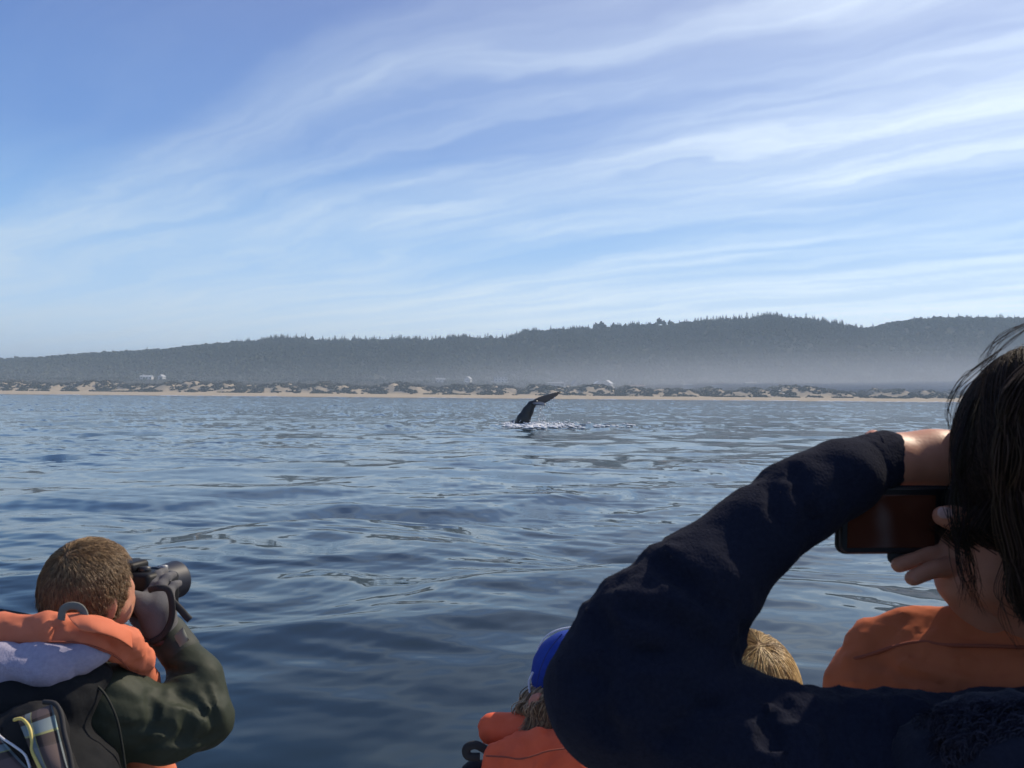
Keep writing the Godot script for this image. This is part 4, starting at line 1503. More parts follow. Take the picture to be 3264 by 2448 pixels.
	var strap := part("hand_strap", tube(spline(along([[149, 590, 1.655], [158, 588, 1.645], [168, 590, 1.65], [172, 604, 1.655], [171, 620, 1.66], [164, 634, 1.66], [152, 642, 1.66], [147, 640, 1.68]]), 6), even(0.0058, 43), 8, Vector3(0.2, 0.1, 1), 0.45), webbing, k)
	part("strap_end", tube(spline(along([[173, 602, 1.665], [180, 609, 1.67], [186, 616, 1.675], [190, 620, 1.675]]), 5), even(0.0062, 16), 8, Vector3(0.3, 0.2, 1), 0.5), webbing, strap)
	part("neck_strap", tube(spline(along([[132, 600, 1.75], [128, 608, 1.70], [118, 626, 1.62]]), 5), even(0.006, 11), 8, Vector3(0, 0, 1), 0.4), webbing, k)
	part("neck_strap", tube(spline(along([[40, 622, 1.56], [10, 617, 1.53], [-40, 608, 1.56]]), 5), even(0.011, 11), 8, Vector3(0, 0, 1), 0.4), webbing, k)

	# --- plaid bag on his back
	var g := thing("backpack", "brown and blue plaid backpack with a yellow zip on the boy's back", "backpack", at(20, 800, 1.36))
	part("bag_body", body(px_chain([[12, 742, 1.39, 0.050], [36, 730, 1.385, 0.036], [40, 800, 1.37, 0.056], [-30, 820, 1.36, 0.075], [-35, 750, 1.38, 0.05]], 0.03), 0.0062, [fold(Vector3(0.3, 1, 0), 0.04, 2.0, 0.004)]), cloth(srgb(0.012, 0.012, 0.013), srgb(0.020, 0.020, 0.021), 0.8, 20.0, 0.03), g)
	var plaid := flat(Color.WHITE, 0.85, 0.3)
	plaid.albedo_texture = plaid_texture()
	part("plaid_panel", panel(at(17, 718, 1.318), at(52, 704, 1.325), at(70, 776, 1.282), at(40, 776, 1.275), Vector3(0.25, 0.25, 1), 0.017, 0.012, 18), plaid, g)
	part("plaid_panel", panel(at(-22, 738, 1.31), at(1, 739, 1.305), at(30, 770, 1.275), at(-10, 790, 1.27), Vector3(0, 0.2, 1), 0.012, 0.012, 14), plaid, g)
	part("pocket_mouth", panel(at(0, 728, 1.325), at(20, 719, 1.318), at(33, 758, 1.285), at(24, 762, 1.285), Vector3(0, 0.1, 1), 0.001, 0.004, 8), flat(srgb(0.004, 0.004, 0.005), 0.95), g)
	part("yellow_zip", tube(spline(along([[14, 720, 1.305], [22, 719, 1.300], [29, 727, 1.292], [32, 740, 1.284], [32, 750, 1.280], [36, 760, 1.273], [42, 772, 1.268]]), 6), even(0.0024, 37), 6), flat(srgb(0.62, 0.50, 0.14), 0.5), g)
	part("white_zip", tube(spline(along([[-4, 732, 1.300], [2, 738, 1.296], [14, 746, 1.288], [25, 755, 1.280], [30, 768, 1.27]]), 6), even(0.0018, 25), 6), flat(srgb(0.62, 0.62, 0.64), 0.4), g)
	part("piping", tube(spline(along([[44, 702, 1.335], [55, 704, 1.325], [61, 714, 1.315], [64, 732, 1.302], [69, 752, 1.29], [73, 776, 1.28]]), 6), even(0.0036, 31), 8), webbing, g)


func plaid_texture() -> ImageTexture:   # woven checks: flat print on cloth
	var im := Image.create(256, 256, false, Image.FORMAT_RGB8)
	var bands := [[0.0, 0.24, 0], [0.24, 0.30, 1], [0.30, 0.52, 2], [0.52, 0.56, 3], [0.56, 0.74, 1], [0.74, 0.78, 4], [0.78, 1.0, 0]]
	var tone := [Vector3(0.115, 0.088, 0.085), Vector3(0.035, 0.028, 0.028), Vector3(0.24, 0.34, 0.37), Vector3(0.40, 0.42, 0.16), Vector3(0.045, 0.04, 0.04)]
	var pick := func(t: float) -> Vector3:
		for b in bands:
			if t < b[1]: return tone[b[2]]
		return tone[0]
	for y in 256:
		for x in 256:
			var a: Vector3 = pick.call(fposmod(x / 190.0, 1.0))
			var b: Vector3 = pick.call(fposmod(y / 200.0 + 0.1, 1.0))
			var c := a * 0.5 + b * 0.5 if (x + y) % 4 < 2 else a * 0.35 + b * 0.65
			im.set_pixel(x, y, Color(c.x, c.y, c.z).linear_to_srgb())
	return ImageTexture.create_from_image(im)


# ---------------------------------------------------------------- the child in the blue cap

func build_cap_child():
	var vest := cloth(srgb(0.66, 0.105, 0.045), srgb(0.78, 0.150, 0.070), 0.75, 10.0, 0.02)
	vest_cloth()
	var fwd := Vector3(0.35, -0.12, -0.9).normalized()
	var hc := at(572, 692, 1.76)
	var feet := Vector3(at(560, 900, 1.70).x, DECK, at(560, 900, 1.70).z)
	var o := thing("person", "child in a blue cap and orange life jacket, half hidden behind the navy elbow", "person", feet)
	var skin := skin_material(srgb(0.50, 0.20, 0.13))
	var tilt := Vector3(0.18, 1, 0).normalized()
	var trunk := net([bone(hc + Vector3(0, -0.12, 0.02), at(560, 800, 1.72), 0.05, 0.085, 0.03), bone(at(560, 800, 1.72), feet + Vector3(0, 0.55, 0), 0.10, 0.10, 0.04)] + lower_body(feet + Vector3(0, 0.5, 0), 0.055, -0.2), 0.016)
	var hands := net(hand_bones(at(530, 830, 1.95), Vector3(0.3, 0, -1), Vector3.DOWN, Vector3(1, 0, 0), [0.4, 0.4, 0.4, 0.4], 0.8) + hand_bones(at(600, 830, 1.95), Vector3(-0.1, 0, -1), Vector3.DOWN, Vector3(-1, 0, 0), [0.4, 0.4, 0.4, 0.4], 0.8), 0.005)
	part("body", joined_nets([net(head_bones(hc, fwd, tilt, 0.95), 0.0045), trunk, hands]), skin, o)
	var tones := [Color(0.22, 0.135, 0.07), Color(0.33, 0.215, 0.115), Color(0.44, 0.30, 0.17), Color(0.14, 0.085, 0.045)]
	var locks := []
	rng.seed = 8
	for i in 34:
		var f := i / 33.0
		var x := lerpf(525.0, 570.0, f)
		var dp := 1.72 - 0.05 * sin(f * PI)
		locks.append(along([[x + 10, 684, dp + 0.02], [x - 1 + rng.randfn(0, 1.2), 697, dp - 0.002], [x - 7 + rng.randfn(0, 2.0), 708, dp - 0.012], [x - 9 + rng.randfn(0, 2.5), 722 + rng.randf_range(-4, 5), dp - 0.016], [x - 14 + rng.randfn(0, 3.0), 731, dp - 0.02]]))
	part("hair", strands(locks, 0.0011, tones, 5, 24, 0.0036), tinted(0.5, 0.5), o)
	part("hair_underlayer", body(px_chain([[576, 682, 1.76, 0.058], [554, 702, 1.725, 0.036], [542, 716, 1.71, 0.020]], 0.02), 0.006), flat(srgb(0.10, 0.062, 0.033), 0.8), o)
	part("ear", body([slab(at(538, 703, 1.672), at(539, 716, 1.675), 0.019, 0.014, Vector3(0.25, 0, 1), 0.35, 0.005), bone(at(538, 697, 1.665), at(534, 708, 1.665), 0.004, 0.004, 0.004)], 0.003), skin, o)
	# cap: a dome with a band, a white stripe and a bill turned away
	var blue := cloth(srgb(0.010, 0.034, 0.23), srgb(0.019, 0.055, 0.33), 0.75, 30.0, 0.03)
	var cc := at(572, 667, 1.74)
	var cup := (Vector3(-0.30, 1, 0.22)).normalized()
	var cap := part("cap", lathe(cc - cup * 0.040, cup, [[0.0, 0.079], [0.0, 0.0835], [0.02, 0.084], [0.045, 0.080], [0.07, 0.069], [0.09, 0.051], [0.103, 0.028], [0.108, 0.008], [0.109, 0.0001]], 40), blue, o)
	var band := PackedVector3Array()
	var cs := cup.cross(Vector3(0, 0.2, 1)).normalized()
	for i in 13:
		var a := deg_to_rad(-70.0 + 12.0 * i)
		band.append(cc + cup * 0.028 + (cs * sin(a) + cup.cross(cs) * cos(a)) * -0.0735)
	part("white_stripe", tube(spline(along([[537, 650, 1.694], [543, 640, 1.69], [551, 633, 1.69], [561, 629, 1.695], [572, 627, 1.70]]), 5), even(0.0016, 21), 6), flat(srgb(0.5, 0.54, 0.66), 0.8), cap)
	part("cap_bill", body([slab(cc + fwd * 0.07 - cup * 0.03, cc + fwd * 0.125 - cup * 0.045, 0.062, 0.05, cup, 0.08, 0.01)], 0.005), blue, cap)
	part("cap_seam", tube(spline(along([[536, 690, 1.69], [540, 670, 1.683], [549, 650, 1.682], [562, 634, 1.69]]), 5), even(0.0013, 16), 5), flat(srgb(0.01, 0.03, 0.2), 0.8), cap)
	part("cap_strap", tube(spline(along([[530, 694, 1.70], [529, 682, 1.70], [533, 672, 1.70]]), 5), even(0.0022, 11), 6), flat(srgb(0.5, 0.55, 0.7), 0.7), cap)
	# life jacket: round back pillow and a square flap in front of it
	var lj := part("life_jacket", body(px_chain([[494, 729, 1.70, 0.030], [530, 731, 1.69, 0.034], [575, 742, 1.70, 0.034]], 0.02) + px_chain([[520, 800, 1.72, 0.09], [580, 800, 1.72, 0.10], [560, 850, 1.72, 0.12]], 0.04), 0.0055, [fold(Vector3(1, 0.2, 0), 0.05, 2.0, 0.005)]), vest, o)
	part("flap", body([slab(at(512, 766, 1.625), at(562, 762, 1.62), 0.050, 0.050, Vector3(0, 0.15, 1), 0.55, 0.01), slab(at(520, 745, 1.64), at(560, 744, 1.635), 0.026, 0.028, Vector3(0, 0.5, 1), 0.7, 0.02), slab(at(500, 775, 1.65), at(500, 810, 1.65), 0.04, 0.05, Vector3(0, 0, 1), 0.6, 0.02)], 0.005, [fold(Vector3(0.35, 1, 0.2), 0.075, 2.2, 0.012, Vector3.ZERO, 0.0, 5.0), fold(Vector3(0.8, 0.6, 0.2), 0.03, 2.4, 0.003, Vector3.ZERO, 0.0, 3.0)]), vest, lj)
	part("flap_seam", tube(spline(along([[486, 756, 1.60], [505, 757, 1.585], [520, 759, 1.583], [536, 755, 1.58], [548, 751, 1.58], [570, 748, 1.585]]), 5), even(0.0016, 26), 5), flat(srgb(0.25, 0.055, 0.03), 0.8), lj)
	part("side_strap", tube(spline(along([[486, 750, 1.66], [476, 745, 1.66], [467, 748, 1.66], [468, 756, 1.66], [480, 757, 1.66]]), 5), even(0.008, 21), 8, Vector3(0, 0, 1), 0.5), webbing, lj)
	part("coat", body(px_chain([[476, 778, 1.68, 0.032], [500, 800, 1.70, 0.06], [580, 800, 1.74, 0.07], [618, 800, 1.74, 0.06], [560, 900, 1.74, 0.11]], 0.03) + [bone(at(560, 860, 1.73), feet + Vector3(0, 0.52, 0), 0.115, 0.115, 0.05)] + px_chain([[480, 790, 1.70, 0.045], [495, 850, 1.8, 0.04], [530, 830, 1.94, 0.03]], 0.02) + px_chain([[625, 800, 1.74, 0.05], [640, 860, 1.8, 0.04], [600, 830, 1.94, 0.03]], 0.02), 0.009), cloth(srgb(0.010, 0.011, 0.014), srgb(0.02, 0.021, 0.026), 0.8, 14.0, 0.02), o)
	part("trousers", body(lower_body(feet + Vector3(0, 0.5, 0), 0.055, -0.2, 0.020), 0.014), flat(srgb(0.03, 0.035, 0.05), 0.9), o)


# ---------------------------------------------------------------- the blond child

func build_blond_child():
	var vest := vest_cloth()
	var fwd := Vector3(-0.25, -0.15, -0.9).normalized()
	var hc := at(750, 694, 1.62)
	var feet := Vector3(at(765, 900, 1.6).x, DECK, at(765, 900, 1.6).z)
	var o := thing("person", "child with straight blond hair seen from behind below the bent navy sleeve", "person", feet)
	var skin := skin_material(srgb(0.55, 0.28, 0.18))
	var trunk := net([bone(hc + Vector3(0, -0.12, 0.02), at(765, 800, 1.60), 0.05, 0.085, 0.03), bone(at(765, 800, 1.60), feet + Vector3(0, 0.55, 0), 0.10, 0.10, 0.04)] + lower_body(feet + Vector3(0, 0.5, 0), 0.055, 0.2), 0.016)
	var hands := net(hand_bones(at(700, 830, 1.9), Vector3(0.3, 0, -1), Vector3.DOWN, Vector3(1, 0, 0), [0.4, 0.4, 0.4, 0.4], 0.8) + hand_bones(at(830, 830, 1.9), Vector3(-0.1, 0, -1), Vector3.DOWN, Vector3(-1, 0, 0), [0.4, 0.4, 0.4, 0.4], 0.8), 0.005)
	part("body", joined_nets([net(head_bones(hc, fwd, Vector3.UP, 0.88), 0.0045), trunk, hands]), skin, o)
	var tones := [Color(0.26, 0.145, 0.045), Color(0.42, 0.26, 0.088), Color(0.57, 0.385, 0.145), Color(0.17, 0.092, 0.03), Color(0.66, 0.47, 0.20)]
	part("hair", hair_mesh(hc + Vector3(0, 0.008, 0), fwd, Vector3.UP, Vector3(0.078, 0.096, 0.094), Vector3(-0.02, 0.82, -0.52).normalized(), 15000, 0.125, 0.03, 0.16, 0.00050, tones, 0.5, -0.75, 0.16, 9, 17, 0.045), tinted(0.5, 0.45), o)
	part("life_jacket", body(px_chain([[700, 770, 1.62, 0.05], [740, 775, 1.55, 0.05], [790, 775, 1.55, 0.05], [825, 775, 1.62, 0.05]], 0.02) + px_chain([[740, 850, 1.6, 0.11], [800, 850, 1.6, 0.11]], 0.04), 0.009), vest, o)
	part("coat", body(px_chain([[690, 800, 1.64, 0.05], [840, 800, 1.64, 0.05], [770, 900, 1.62, 0.12]], 0.03) + [bone(at(768, 860, 1.61), feet + Vector3(0, 0.52, 0), 0.115, 0.115, 0.05)] + px_chain([[685, 800, 1.64, 0.05], [670, 860, 1.75, 0.04], [700, 830, 1.89, 0.03]], 0.02) + px_chain([[845, 800, 1.64, 0.05], [860, 860, 1.75, 0.04], [830, 830, 1.89, 0.03]], 0.02), 0.010), flat(srgb(0.03, 0.05, 0.10), 0.9), o)
	part("trousers", body(lower_body(feet + Vector3(0, 0.5, 0), 0.055, 0.2, 0.020), 0.014), flat(srgb(0.03, 0.035, 0.05), 0.9), o)


# ---------------------------------------------------------------- the woman with the phone

func build_woman():
	var vest := cloth(srgb(0.46, 0.115, 0.042), srgb(0.56, 0.150, 0.058), 0.8, 10.0, 0.02)
	vest_cloth()
	var fwd := Vector3(-0.50, -0.12, -0.85).normalized()
	var hc := at(1072, 469, 0.87)
	var feet := Vector3(at(1110, 768, 0.84).x, DECK, at(1110, 768, 0.84).z)
	var o := thing("person", "dark haired woman in a navy fleece raising a phone, nearest the viewer on the right", "person", feet)
	var skin := skin_material(srgb(0.53, 0.215, 0.12))
	var hb := head_bones(hc, fwd, Vector3.UP, 0.98)
	hb += px_chain([[1010, 540, 0.86, 0.030], [1000, 575, 0.87, 0.026], [1040, 600, 0.88, 0.045]], 0.03)
	hb += px_chain([[1045, 580, 0.90, 0.045], [1065, 680, 0.89, 0.050]], 0.03)
	# left wrist and hand over the top of the phone
	var wrist := at(884, 460, 0.935)
	var lh := px_chain([[842, 482, 0.905, 0.024], [884, 460, 0.935, 0.0250]], 0.02)
	lh += hand_bones(wrist, at(945, 451, 0.975) - wrist, Vector3(0.05, -0.85, -0.45), Vector3(-0.1, -0.6, -0.6), [0.36, 0.36, 0.36, 0.38], 0.92, 0.15)
	lh += px_chain([[900, 466, 0.935, 0.022], [935, 460, 0.945, 0.026], [955, 458, 0.955, 0.027]], 0.02)
	# right hand under it, its thumb on the screen
	var rw := at(992, 612, 0.90)
	var rh := px_chain([[1060, 700, 0.93, 0.034], [992, 612, 0.905, 0.026], [966, 580, 0.902, 0.027]], 0.02)
	rh += px_chain([[972, 575, 0.905, 0.026], [962, 548, 0.915, 0.024], [975, 535, 0.915, 0.022]], 0.02)
	rh += px_chain([[958, 552, 0.910, 0.012], [928, 555, 0.905, 0.0086], [899, 565, 0.900, 0.0078]], 0.0015)
	rh += px_chain([[962, 566, 0.895, 0.012], [934, 569, 0.886, 0.0086], [913, 578, 0.882, 0.0078]], 0.0015)
	rh += px_chain([[965, 540, 0.925, 0.011], [940, 530, 0.935, 0.009], [922, 524, 0.932, 0.008]], 0.005)
	rh += px_chain([[968, 525, 0.925, 0.011], [945, 515, 0.935, 0.009], [930, 508, 0.932, 0.008]], 0.005)
	rh += px_chain([[982, 550, 0.895, 0.016], [968, 528, 0.885, 0.012], [954, 518, 0.881, 0.0105], [942, 516, 0.883, 0.0092]], 0.008)
	var trunk := net([bone(at(1065, 680, 0.89), at(1110, 900, 0.86), 0.06, 0.12, 0.04), bone(at(1110, 900, 0.86), feet + Vector3(0, 0.8, 0), 0.12, 0.12, 0.04)] + lower_body(feet + Vector3(0, 0.78, 0), 0.08, 0.4), 0.018)
	part("body", joined_nets([net(hb, 0.0045), net(lh, 0.0032), net(rh, 0.0032), trunk]), skin, o)
	part("thumbnail", body([slab(at(943, 513, 0.872), at(948, 513, 0.8715), 0.0058, 0.0056, Vector3(0, 0.25, 1), 0.25, 0.002)], 0.0012), flat(srgb(0.55, 0.33, 0.27), 0.3), o)
	# navy fleece: upper arm out to the elbow, forearm back up to the phone
	var fleece := cloth(srgb(0.0110, 0.0125, 0.0225), srgb(0.0185, 0.0205, 0.0330), 0.98, 34.0, 0.06, 0.05, 0.08)
	fleece.metallic_specular = 0.12
	var arm := px_chain([[1130, 800, 0.84, 0.10], [1010, 790, 0.80, 0.078], [900, 780, 0.785, 0.068], [800, 772, 0.79, 0.064], [715, 742, 0.80, 0.063], [625, 694, 0.82, 0.066]], 0.03)
	arm += px_chain([[625, 690, 0.82, 0.066], [652, 640, 0.83, 0.061], [698, 592, 0.845, 0.0505], [757, 532, 0.87, 0.0375], [800, 501, 0.89, 0.0370]], 0.025)
	arm += px_chain([[803, 497, 0.89, 0.0385], [840, 479, 0.905, 0.0352], [880, 461, 0.935, 0.0300]], 0.02)
	arm += px_chain([[734, 628, 0.83, 0.009], [727, 645, 0.82, 0.012], [708, 656, 0.80, 0.015]], 0.012)
	arm += px_chain([[657, 556, 0.845, 0.008], [668, 553, 0.82, 0.009]], 0.012)
	var e := at(640, 680, 0.8)
	var folds := [
		fold(Vector3(0.75, -0.62, 0.1), 0.045, 3.2, 0.0042, at(650, 620, 0.79), 0.14, 2.0),
		fold(Vector3(0.92, -0.25, 0.0), 0.040, 3.4, 0.0042, at(690, 670, 0.76), 0.15, 5.0),
		fold(Vector3(0.12, 1.0, 0.1), 0.040, 3.0, 0.006, at(890, 740, 0.74), 0.20, 9.0),
		fold(Vector3(0.5, 0.85, 0.0), 0.040, 3.0, 0.004, at(800, 490, 0.86), 0.08, 12.0),
		fold(Vector3(0.7, -0.7, 0.0), 0.10, 2.6, 0.0028, Vector3.ZERO, 0.0, 14.0),
	]
	var torso := px_chain([[1120, 800, 0.86, 0.13], [1130, 1100, 0.86, 0.14], [1120, 1300, 0.86, 0.14]], 0.05)
	torso += px_chain([[1040, 850, 0.87, 0.085], [1085, 1050, 0.88, 0.14], [1100, 1250, 0.87, 0.15]], 0.05) + px_chain([[1085, 735, 0.90, 0.05], [1125, 800, 0.87, 0.09]], 0.04)
	var right_arm := px_chain([[1230, 740, 0.92, 0.07], [1180, 830, 1.06, 0.055], [1075, 715, 0.955, 0.043]], 0.03)
	var cut := creases(arm, [
		[[722, 655], [690, 636], [655, 612], [628, 606]], [[728, 612], [700, 592], [668, 566], [654, 556]], [[700, 655], [660, 653], [612, 664], [568, 678]],
		[[772, 695], [738, 700], [700, 716], [664, 742]], [[800, 702], [778, 722], [764, 752]],
	], 0.0050, 0.012)
	cut += creases(arm, [[[852, 706], [842, 735], [838, 766]], [[884, 705], [872, 735], [868, 766]], [[912, 704], [906, 738], [900, 766]], [[590, 610], [606, 640], [600, 690], [612, 740]]], 0.0060, 0.014)
	cut += creases(arm, [[[791, 463], [797, 484], [806, 508], [818, 524]], [[768, 482], [776, 506], [788, 534]]], 0.0034, 0.008)
	var sleeve := part("fleece", body(arm + torso + right_arm + cut, 0.0052, folds), fleece, o)
	var wristlet := part("cuff", body(px_chain([[866, 468, 0.923, 0.0330], [884, 460.5, 0.936, 0.0310]], 0.01), 0.003, [fold(at(884, 460, 0.936) - at(840, 479, 0.905), 0.010, 9.0, 0.0022)]), fleece, sleeve)
	part("fleece_pile", pile(sleeve.mesh, 45000, 0.0017, 0.00030), fleece, sleeve)
	part("cuff_seam", tube(spline(along([[877, 433, 0.937], [882, 440, 0.913], [886, 457, 0.905], [893, 478, 0.915], [899, 489, 0.935]]), 5), even(0.0026, 21), 6), fleece, sleeve)
	part("trousers", body(lower_body(feet + Vector3(0, 0.78, 0), 0.08, 0.4, 0.022), 0.016), flat(srgb(0.02, 0.025, 0.05), 0.9), o)
	# fuzzy lining of the hood that hangs on her back
	var fuzz := part("hood", body(px_chain([[935, 752, 0.745, 0.026], [985, 745, 0.735, 0.034], [1060, 748, 0.72, 0.042]], 0.03) + px_chain([[935, 790, 0.735, 0.04], [1050, 800, 0.70, 0.06]], 0.03), 0.006, [fold(Vector3(0.4, 1, 0), 0.03, 1.6, 0.007)]), cloth(srgb(0.0075, 0.009, 0.018), srgb(0.016, 0.018, 0.030), 0.95, 30.0, 0.06, 0.1, 0.1), o)
	var tuft := []
	rng.seed = 40
	for i in 4200:
		var x := rng.randf_range(918, 1040)
		var y := rng.randf_range(706, 790) + maxf(0.0, (955.0 - x) * 0.35)
		var dp := 0.700 - 0.010 * (x - 960.0) / 60.0 + 0.02 * pow((y - 752.0) / 45.0, 2.0) + 0.035 * smoothstep(955.0, 915.0, x)
		var a := n_mid.get_noise_2d(x * 0.035, y * 0.035) * 9.0 + rng.randfn(0, 0.45)
		var p := at(x, y, dp)
		var d := Vector3(cos(a), sin(a), 0.0) * 0.0045
		var b := Vector3(-sin(a), cos(a), 0.1) * 0.0035 * (rng.randf_range(0.6, 1.3) * (1.0 if rng.randf() < 0.6 else -1.0))
		tuft.append(PackedVector3Array([p, p + d + Vector3(0, 0, 0.0025), p + d * 1.25 + b * 1.3 + Vector3(0, 0, 0.003), p + d * 0.6 + b * 2.2 + Vector3(0, 0, 0.002), p + b * 1.4]))
	part("lining_pile", strands(tuft, 0.00045, [Color(0.028, 0.029, 0.045), Color(0.018, 0.019, 0.030), Color(0.05, 0.05, 0.068)], 6, 1, 0.0), tinted(0.95, 0.2), fuzz)
	# life jacket
	var lj := px_chain([[873, 641, 0.955, 0.025], [905, 631, 0.94, 0.0225], [960, 626, 0.915, 0.021], [1030, 625, 0.89, 0.024], [1130, 640, 0.90, 0.03]], 0.007)
	var lj2 := px_chain([[862, 688, 0.955, 0.027], [880, 683, 0.94, 0.032], [935, 684, 0.905, 0.041], [1030, 700, 0.875, 0.052], [1120, 710, 0.87, 0.05]], 0.03)
	lj2 += px_chain([[862, 690, 0.965, 0.03], [870, 800, 1.02, 0.07], [960, 900, 1.02, 0.09], [1100, 900, 1.02, 0.10]], 0.04)
	lj2 += px_chain([[840, 690, 0.95, 0.014], [836, 702, 0.95, 0.016]], 0.01)
	var vest_cut := creases(lj + lj2, [[[869, 660], [895, 668], [925, 682], [948, 693]], [[905, 645], [925, 658], [960, 668], [1000, 672]]], 0.0028, 0.008)
	var lifej := part("life_jacket", body(lj + lj2 + vest_cut, 0.0048, [fold(Vector3(1, 0.05, 0.1), 0.05, 2.5, 0.004, Vector3.ZERO, 0.0, 1.0), fold(Vector3(0.6, 1, 0.2), 0.026, 2.2, 0.002, Vector3.ZERO, 0.0, 9.0), fold(Vector3(0.9, -0.5, 0.1), 0.03, 2.5, 0.003, at(940, 680, 0.87), 0.12, 7.0)]), vest, o)
	part("seam", tube(spline(along([[852, 659, 0.935], [858, 658, 0.928], [872, 654, 0.921], [890, 648, 0.910], [909, 643, 0.902], [926, 642, 0.893], [943, 645, 0.884], [985, 646, 0.866], [1040, 648, 0.85]]), 5), even(0.0018, 41), 6), flat(srgb(0.30, 0.07, 0.03), 0.8), lifej)
	# hair: a smooth dark fall over head, ear and neck, and loose strands in the wind
	var tones := [Color(0.026, 0.0155, 0.010), Color(0.040, 0.024, 0.0155), Color(0.058, 0.035, 0.023), Color(0.016, 0.010, 0.0075)]
	var hm := tinted(0.62, 0.25)
	part("hair", hair_mesh(hc + Vector3(0, 0.006, 0), fwd, Vector3.UP, Vector3(0.088, 0.116, 0.104), Vector3(0.05, 0.90, 0.25).normalized(), 11000, 0.19, 0.03, 0.10, 0.00038, tones, 0.42, -0.80, 0.06, 12, 33, 0.02), hm, o)
	part("hair_fall", body(px_chain([[1075, 470, 0.86, 0.075], [1082, 560, 0.83, 0.062], [1100, 620, 0.81, 0.05]], 0.03), 0.006, [fold(Vector3(0.1, 1, 0), 0.018, 5.0, 0.004)]), flat(srgb(0.010, 0.007, 0.005), 0.8, 0.2), o)
	var fall := []
	for i in 40:
		var f := i / 39.0
		var x := lerpf(1010.0, 1064.0, f)
		fall.append(along([[1046 + 8 * f, 352, 0.80], [x - 4 + 8 * f, 400, 0.778], [x - 10 + 4 * f, 455, 0.768], [x - 12, 505, 0.768], [x - 2, 550, 0.765], [x + 6, 590, 0.758], [x + 14 + 10 * f, 622 - 18 * absf(f - 0.3), 0.755]]))
	part("back_locks", strands(fall, 0.00065, tones, 12, 26, 0.0042), hm, o)
	var side := []
	for i in 9:
		var f := i / 8.0
		side.append(along([[972 + 8 * f, 400, 0.82], [957 + 6 * f, 450, 0.80], [956 + 7 * f, 505, 0.80], [957 + 9 * f, 545, 0.805], [963 + 8 * f, 572, 0.81], [970 + 7 * f, 596 + 6 * f, 0.82]]))
	part("side_locks", strands(side, 0.00036, [Color(0.012, 0.009, 0.007), Color(0.02, 0.015, 0.012), Color(0.035, 0.028, 0.023)], 13, 5, 0.0042), hm, o)
	var loose := [
		along([[1030, 326, 0.84], [1006, 344, 0.83], [990, 362, 0.825], [983, 382, 0.825], [982, 400, 0.83]]),
		along([[1032, 322, 0.84], [1002, 336, 0.83], [986, 355, 0.825], [982, 372, 0.825]]),
		along([[1000, 350, 0.84], [976, 367, 0.83], [960, 380, 0.825], [950, 396, 0.82], [947, 412, 0.82], [950, 428, 0.82], [958, 446, 0.82]]),
		along([[996, 356, 0.84], [968, 378, 0.83], [952, 398, 0.825], [949, 420, 0.825], [955, 446, 0.825], [960, 470, 0.825]]),
		along([[1036, 320, 0.84], [1010, 331, 0.83], [993, 350, 0.83], [984, 374, 0.83], [976, 396, 0.84]]),
		along([[985, 372, 0.84], [966, 390, 0.83], [956, 410, 0.825], [953, 436, 0.82], [954, 462, 0.82], [958, 490, 0.82]]),
		along([[970, 500, 0.81], [966, 540, 0.805], [972, 580, 0.81], [985, 615, 0.82]]),
		along([[1008, 560, 0.77], [1000, 590, 0.765], [1004, 620, 0.76], [1018, 650, 0.76]]),
	]
	part("loose_strands", strands(loose, 0.00026, [Color(0.035, 0.024, 0.017), Color(0.055, 0.038, 0.026), Color(0.02, 0.014, 0.01)], 14, 5, 0.0020), hm, o)

	# --- the phone
	var face := Vector3(0.16, -0.03, 1).normalized()
	var px := Vector3.UP.cross(face).normalized()
	var py := face.cross(px)
	px = (px * cos(0.012) + py * sin(-0.012)).normalized()
	py = face.cross(px)
	var pc := at(904.5, 520, 0.905)
	var k := thing("phone", "black phone held sideways in front of the woman's face, its screen painted with red brown reflection", "phone", pc)
	var t := Transform3D(Basis(px, py, face), pc)
	part("phone_case", slab_mesh(0.1385, 0.0645, 0.0095, 0.009, t), flat(srgb(0.008, 0.008, 0.010), 0.35), k)
	var painted_reflection := flat(srgb(0.085, 0.026, 0.014), 0.12, 0.5)  # reflection of her vest and face painted into the screen's base colour
	part("screen", slab_mesh(0.093, 0.052, 0.0012, 0.001, t * Transform3D(Basis(), Vector3(-0.0165, -0.0005, 0.0048))), painted_reflection, k)
	part("home_button", lathe(t * Vector3(0.050, 0, 0.0046), face, [[0, 0.0001], [0.0006, 0.0055], [0.0002, 0.0062], [-0.001, 0.0062]], 18), flat(srgb(0.012, 0.012, 0.014), 0.25), k)
	part("case_bumper", slab_mesh(0.1415, 0.0675, 0.0060, 0.010, t * Transform3D(Basis(), Vector3(0, 0, -0.0032))), flat(srgb(0.006, 0.006, 0.007), 0.7), k)
	part("black_nub", body([slab(at(895, 556, 0.908), at(900, 556, 0.908), 0.0085, 0.0085, face, 0.6, 0.003)], 0.002), flat(srgb(0.006, 0.006, 0.007), 0.6), k)  # small black rounded piece below the phone's lower edge


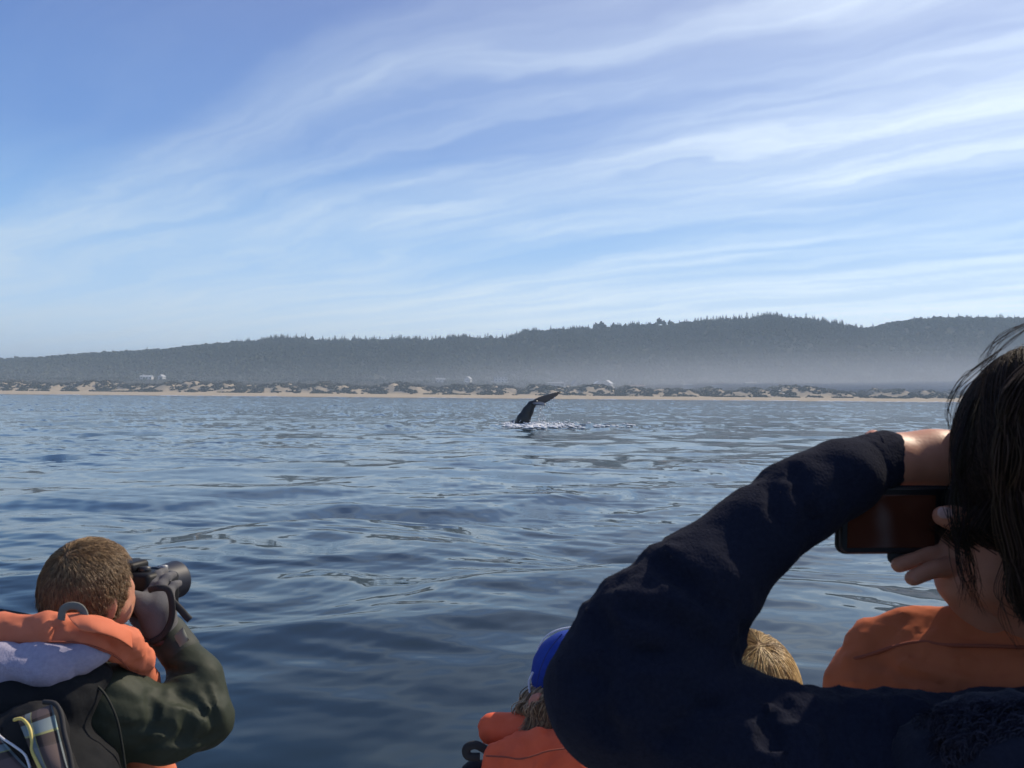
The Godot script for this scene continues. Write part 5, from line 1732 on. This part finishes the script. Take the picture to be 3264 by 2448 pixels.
func slab_mesh(w: float, h: float, thick: float, r: float, t: Transform3D) -> ArrayMesh:   # a flat plate with rounded corners
	var v := PackedVector3Array()
	var idx := PackedInt32Array()
	var ring := PackedVector2Array()
	for q in 4:
		for i in 6:
			var a := PI / 2 * (q + i / 5.0)
			ring.append(Vector2((w * 0.5 - r) * (1 if q in [0, 3] else -1), (h * 0.5 - r) * (1 if q < 2 else -1)) + Vector2(cos(a), sin(a)) * r)
	var e := minf(thick * 0.3, 0.0012)
	var rows := [[-0.5, e, 1.0], [-0.5, e, 1.0], [-0.5, 0.0, 0.0], [0.5, 0.0, 0.0], [0.5, e, 1.0], [0.5, e, 1.0]]
	for k in rows.size():
		for p in ring:
			var inset: float = rows[k][1]
			var z: float = rows[k][0] * thick - signf(rows[k][0]) * (e if inset == 0.0 else 0.0)
			v.append(t * Vector3(p.x * (1.0 - inset * 2.0 / w), p.y * (1.0 - inset * 2.0 / h), z))
	var n := ring.size()
	for k in [1, 2, 3]:
		for j in n:
			var a: int = k * n + j
			var b: int = k * n + (j + 1) % n
			idx.append_array([a, a + n, b, b, a + n, b + n])
	for k in [0, 5]:
		var c := v.size()
		v.append(t * Vector3(0, 0, (-0.5 if k == 0 else 0.5) * thick))
		for j in n:
			var a: int = k * n + j
			var b: int = k * n + (j + 1) % n
			idx.append_array([c, a, b] if k == 0 else [c, b, a])
	return packed(v, idx)


func pile(mesh: ArrayMesh, count: int, long: float, wide: float) -> ArrayMesh:   # short fibres standing on a cloth
	rng.seed = 90
	var arr := mesh.surface_get_arrays(0)
	var p: PackedVector3Array = arr[Mesh.ARRAY_VERTEX]
	var q: PackedVector3Array = arr[Mesh.ARRAY_NORMAL]
	var v := PackedVector3Array()
	var n := PackedVector3Array()
	var idx := PackedInt32Array()
	var made := 0
	var tries := 0
	while made < count and tries < count * 8:
		tries += 1
		var i := rng.randi() % p.size()
		if p[i].z > -0.55 or p[i].y < 1.55: continue
		made += 1
		var jig := Vector3(rng.randfn(), rng.randfn(), rng.randfn())
		var root := p[i] + (jig - q[i] * jig.dot(q[i])) * 0.003 - q[i] * 0.0006
		var d := (q[i] + Vector3(rng.randfn(), rng.randfn(), rng.randfn()) * 0.7).normalized() * long * rng.randf_range(0.5, 1.2)
		var s := d.cross(jig).normalized() * wide
		var first := v.size()
		v.append_array([root - s, root + s, root + d])
		for k in 3: n.append(q[i])
		idx.append_array([first, first + 1, first + 2])
	return packed(v, idx, n)


# A strip of padded cloth between an upper and a lower line.
func strip(tops: PackedVector3Array, lows: PackedVector3Array, out: Vector3, bulge: float, thick: float) -> ArrayMesh:
	var a := spline(tops, 6)
	var b := spline(lows, 6)
	out = out.normalized()
	var v := PackedVector3Array()
	var idx := PackedInt32Array()
	var m := 8
	var around := 2 * m
	for i in a.size():
		for j in around:
			var t := float(j if j <= m else around - j) / m
			var w := sin(PI * t)
			var side := 1.0 if j <= m else -1.0
			var puff := 1.0 + 0.5 * n_mid.get_noise_3dv(a[i] * 22.0)
			v.append(a[i].lerp(b[i], t) + out * (bulge * w * puff + side * thick * 0.5 * pow(w, 0.5)))
	for i in a.size() - 1:
		for j in around:
			var p := i * around + j
			var q := i * around + (j + 1) % around
			idx.append_array([p, p + around, q, q, p + around, q + around])
	for e in 2:
		var row := e * (a.size() - 1) * around
		for j in range(1, around - 1): idx.append_array([row, row + j, row + j + 1] if e == 0 else [row, row + j + 1, row + j])
	return packed(v, idx)
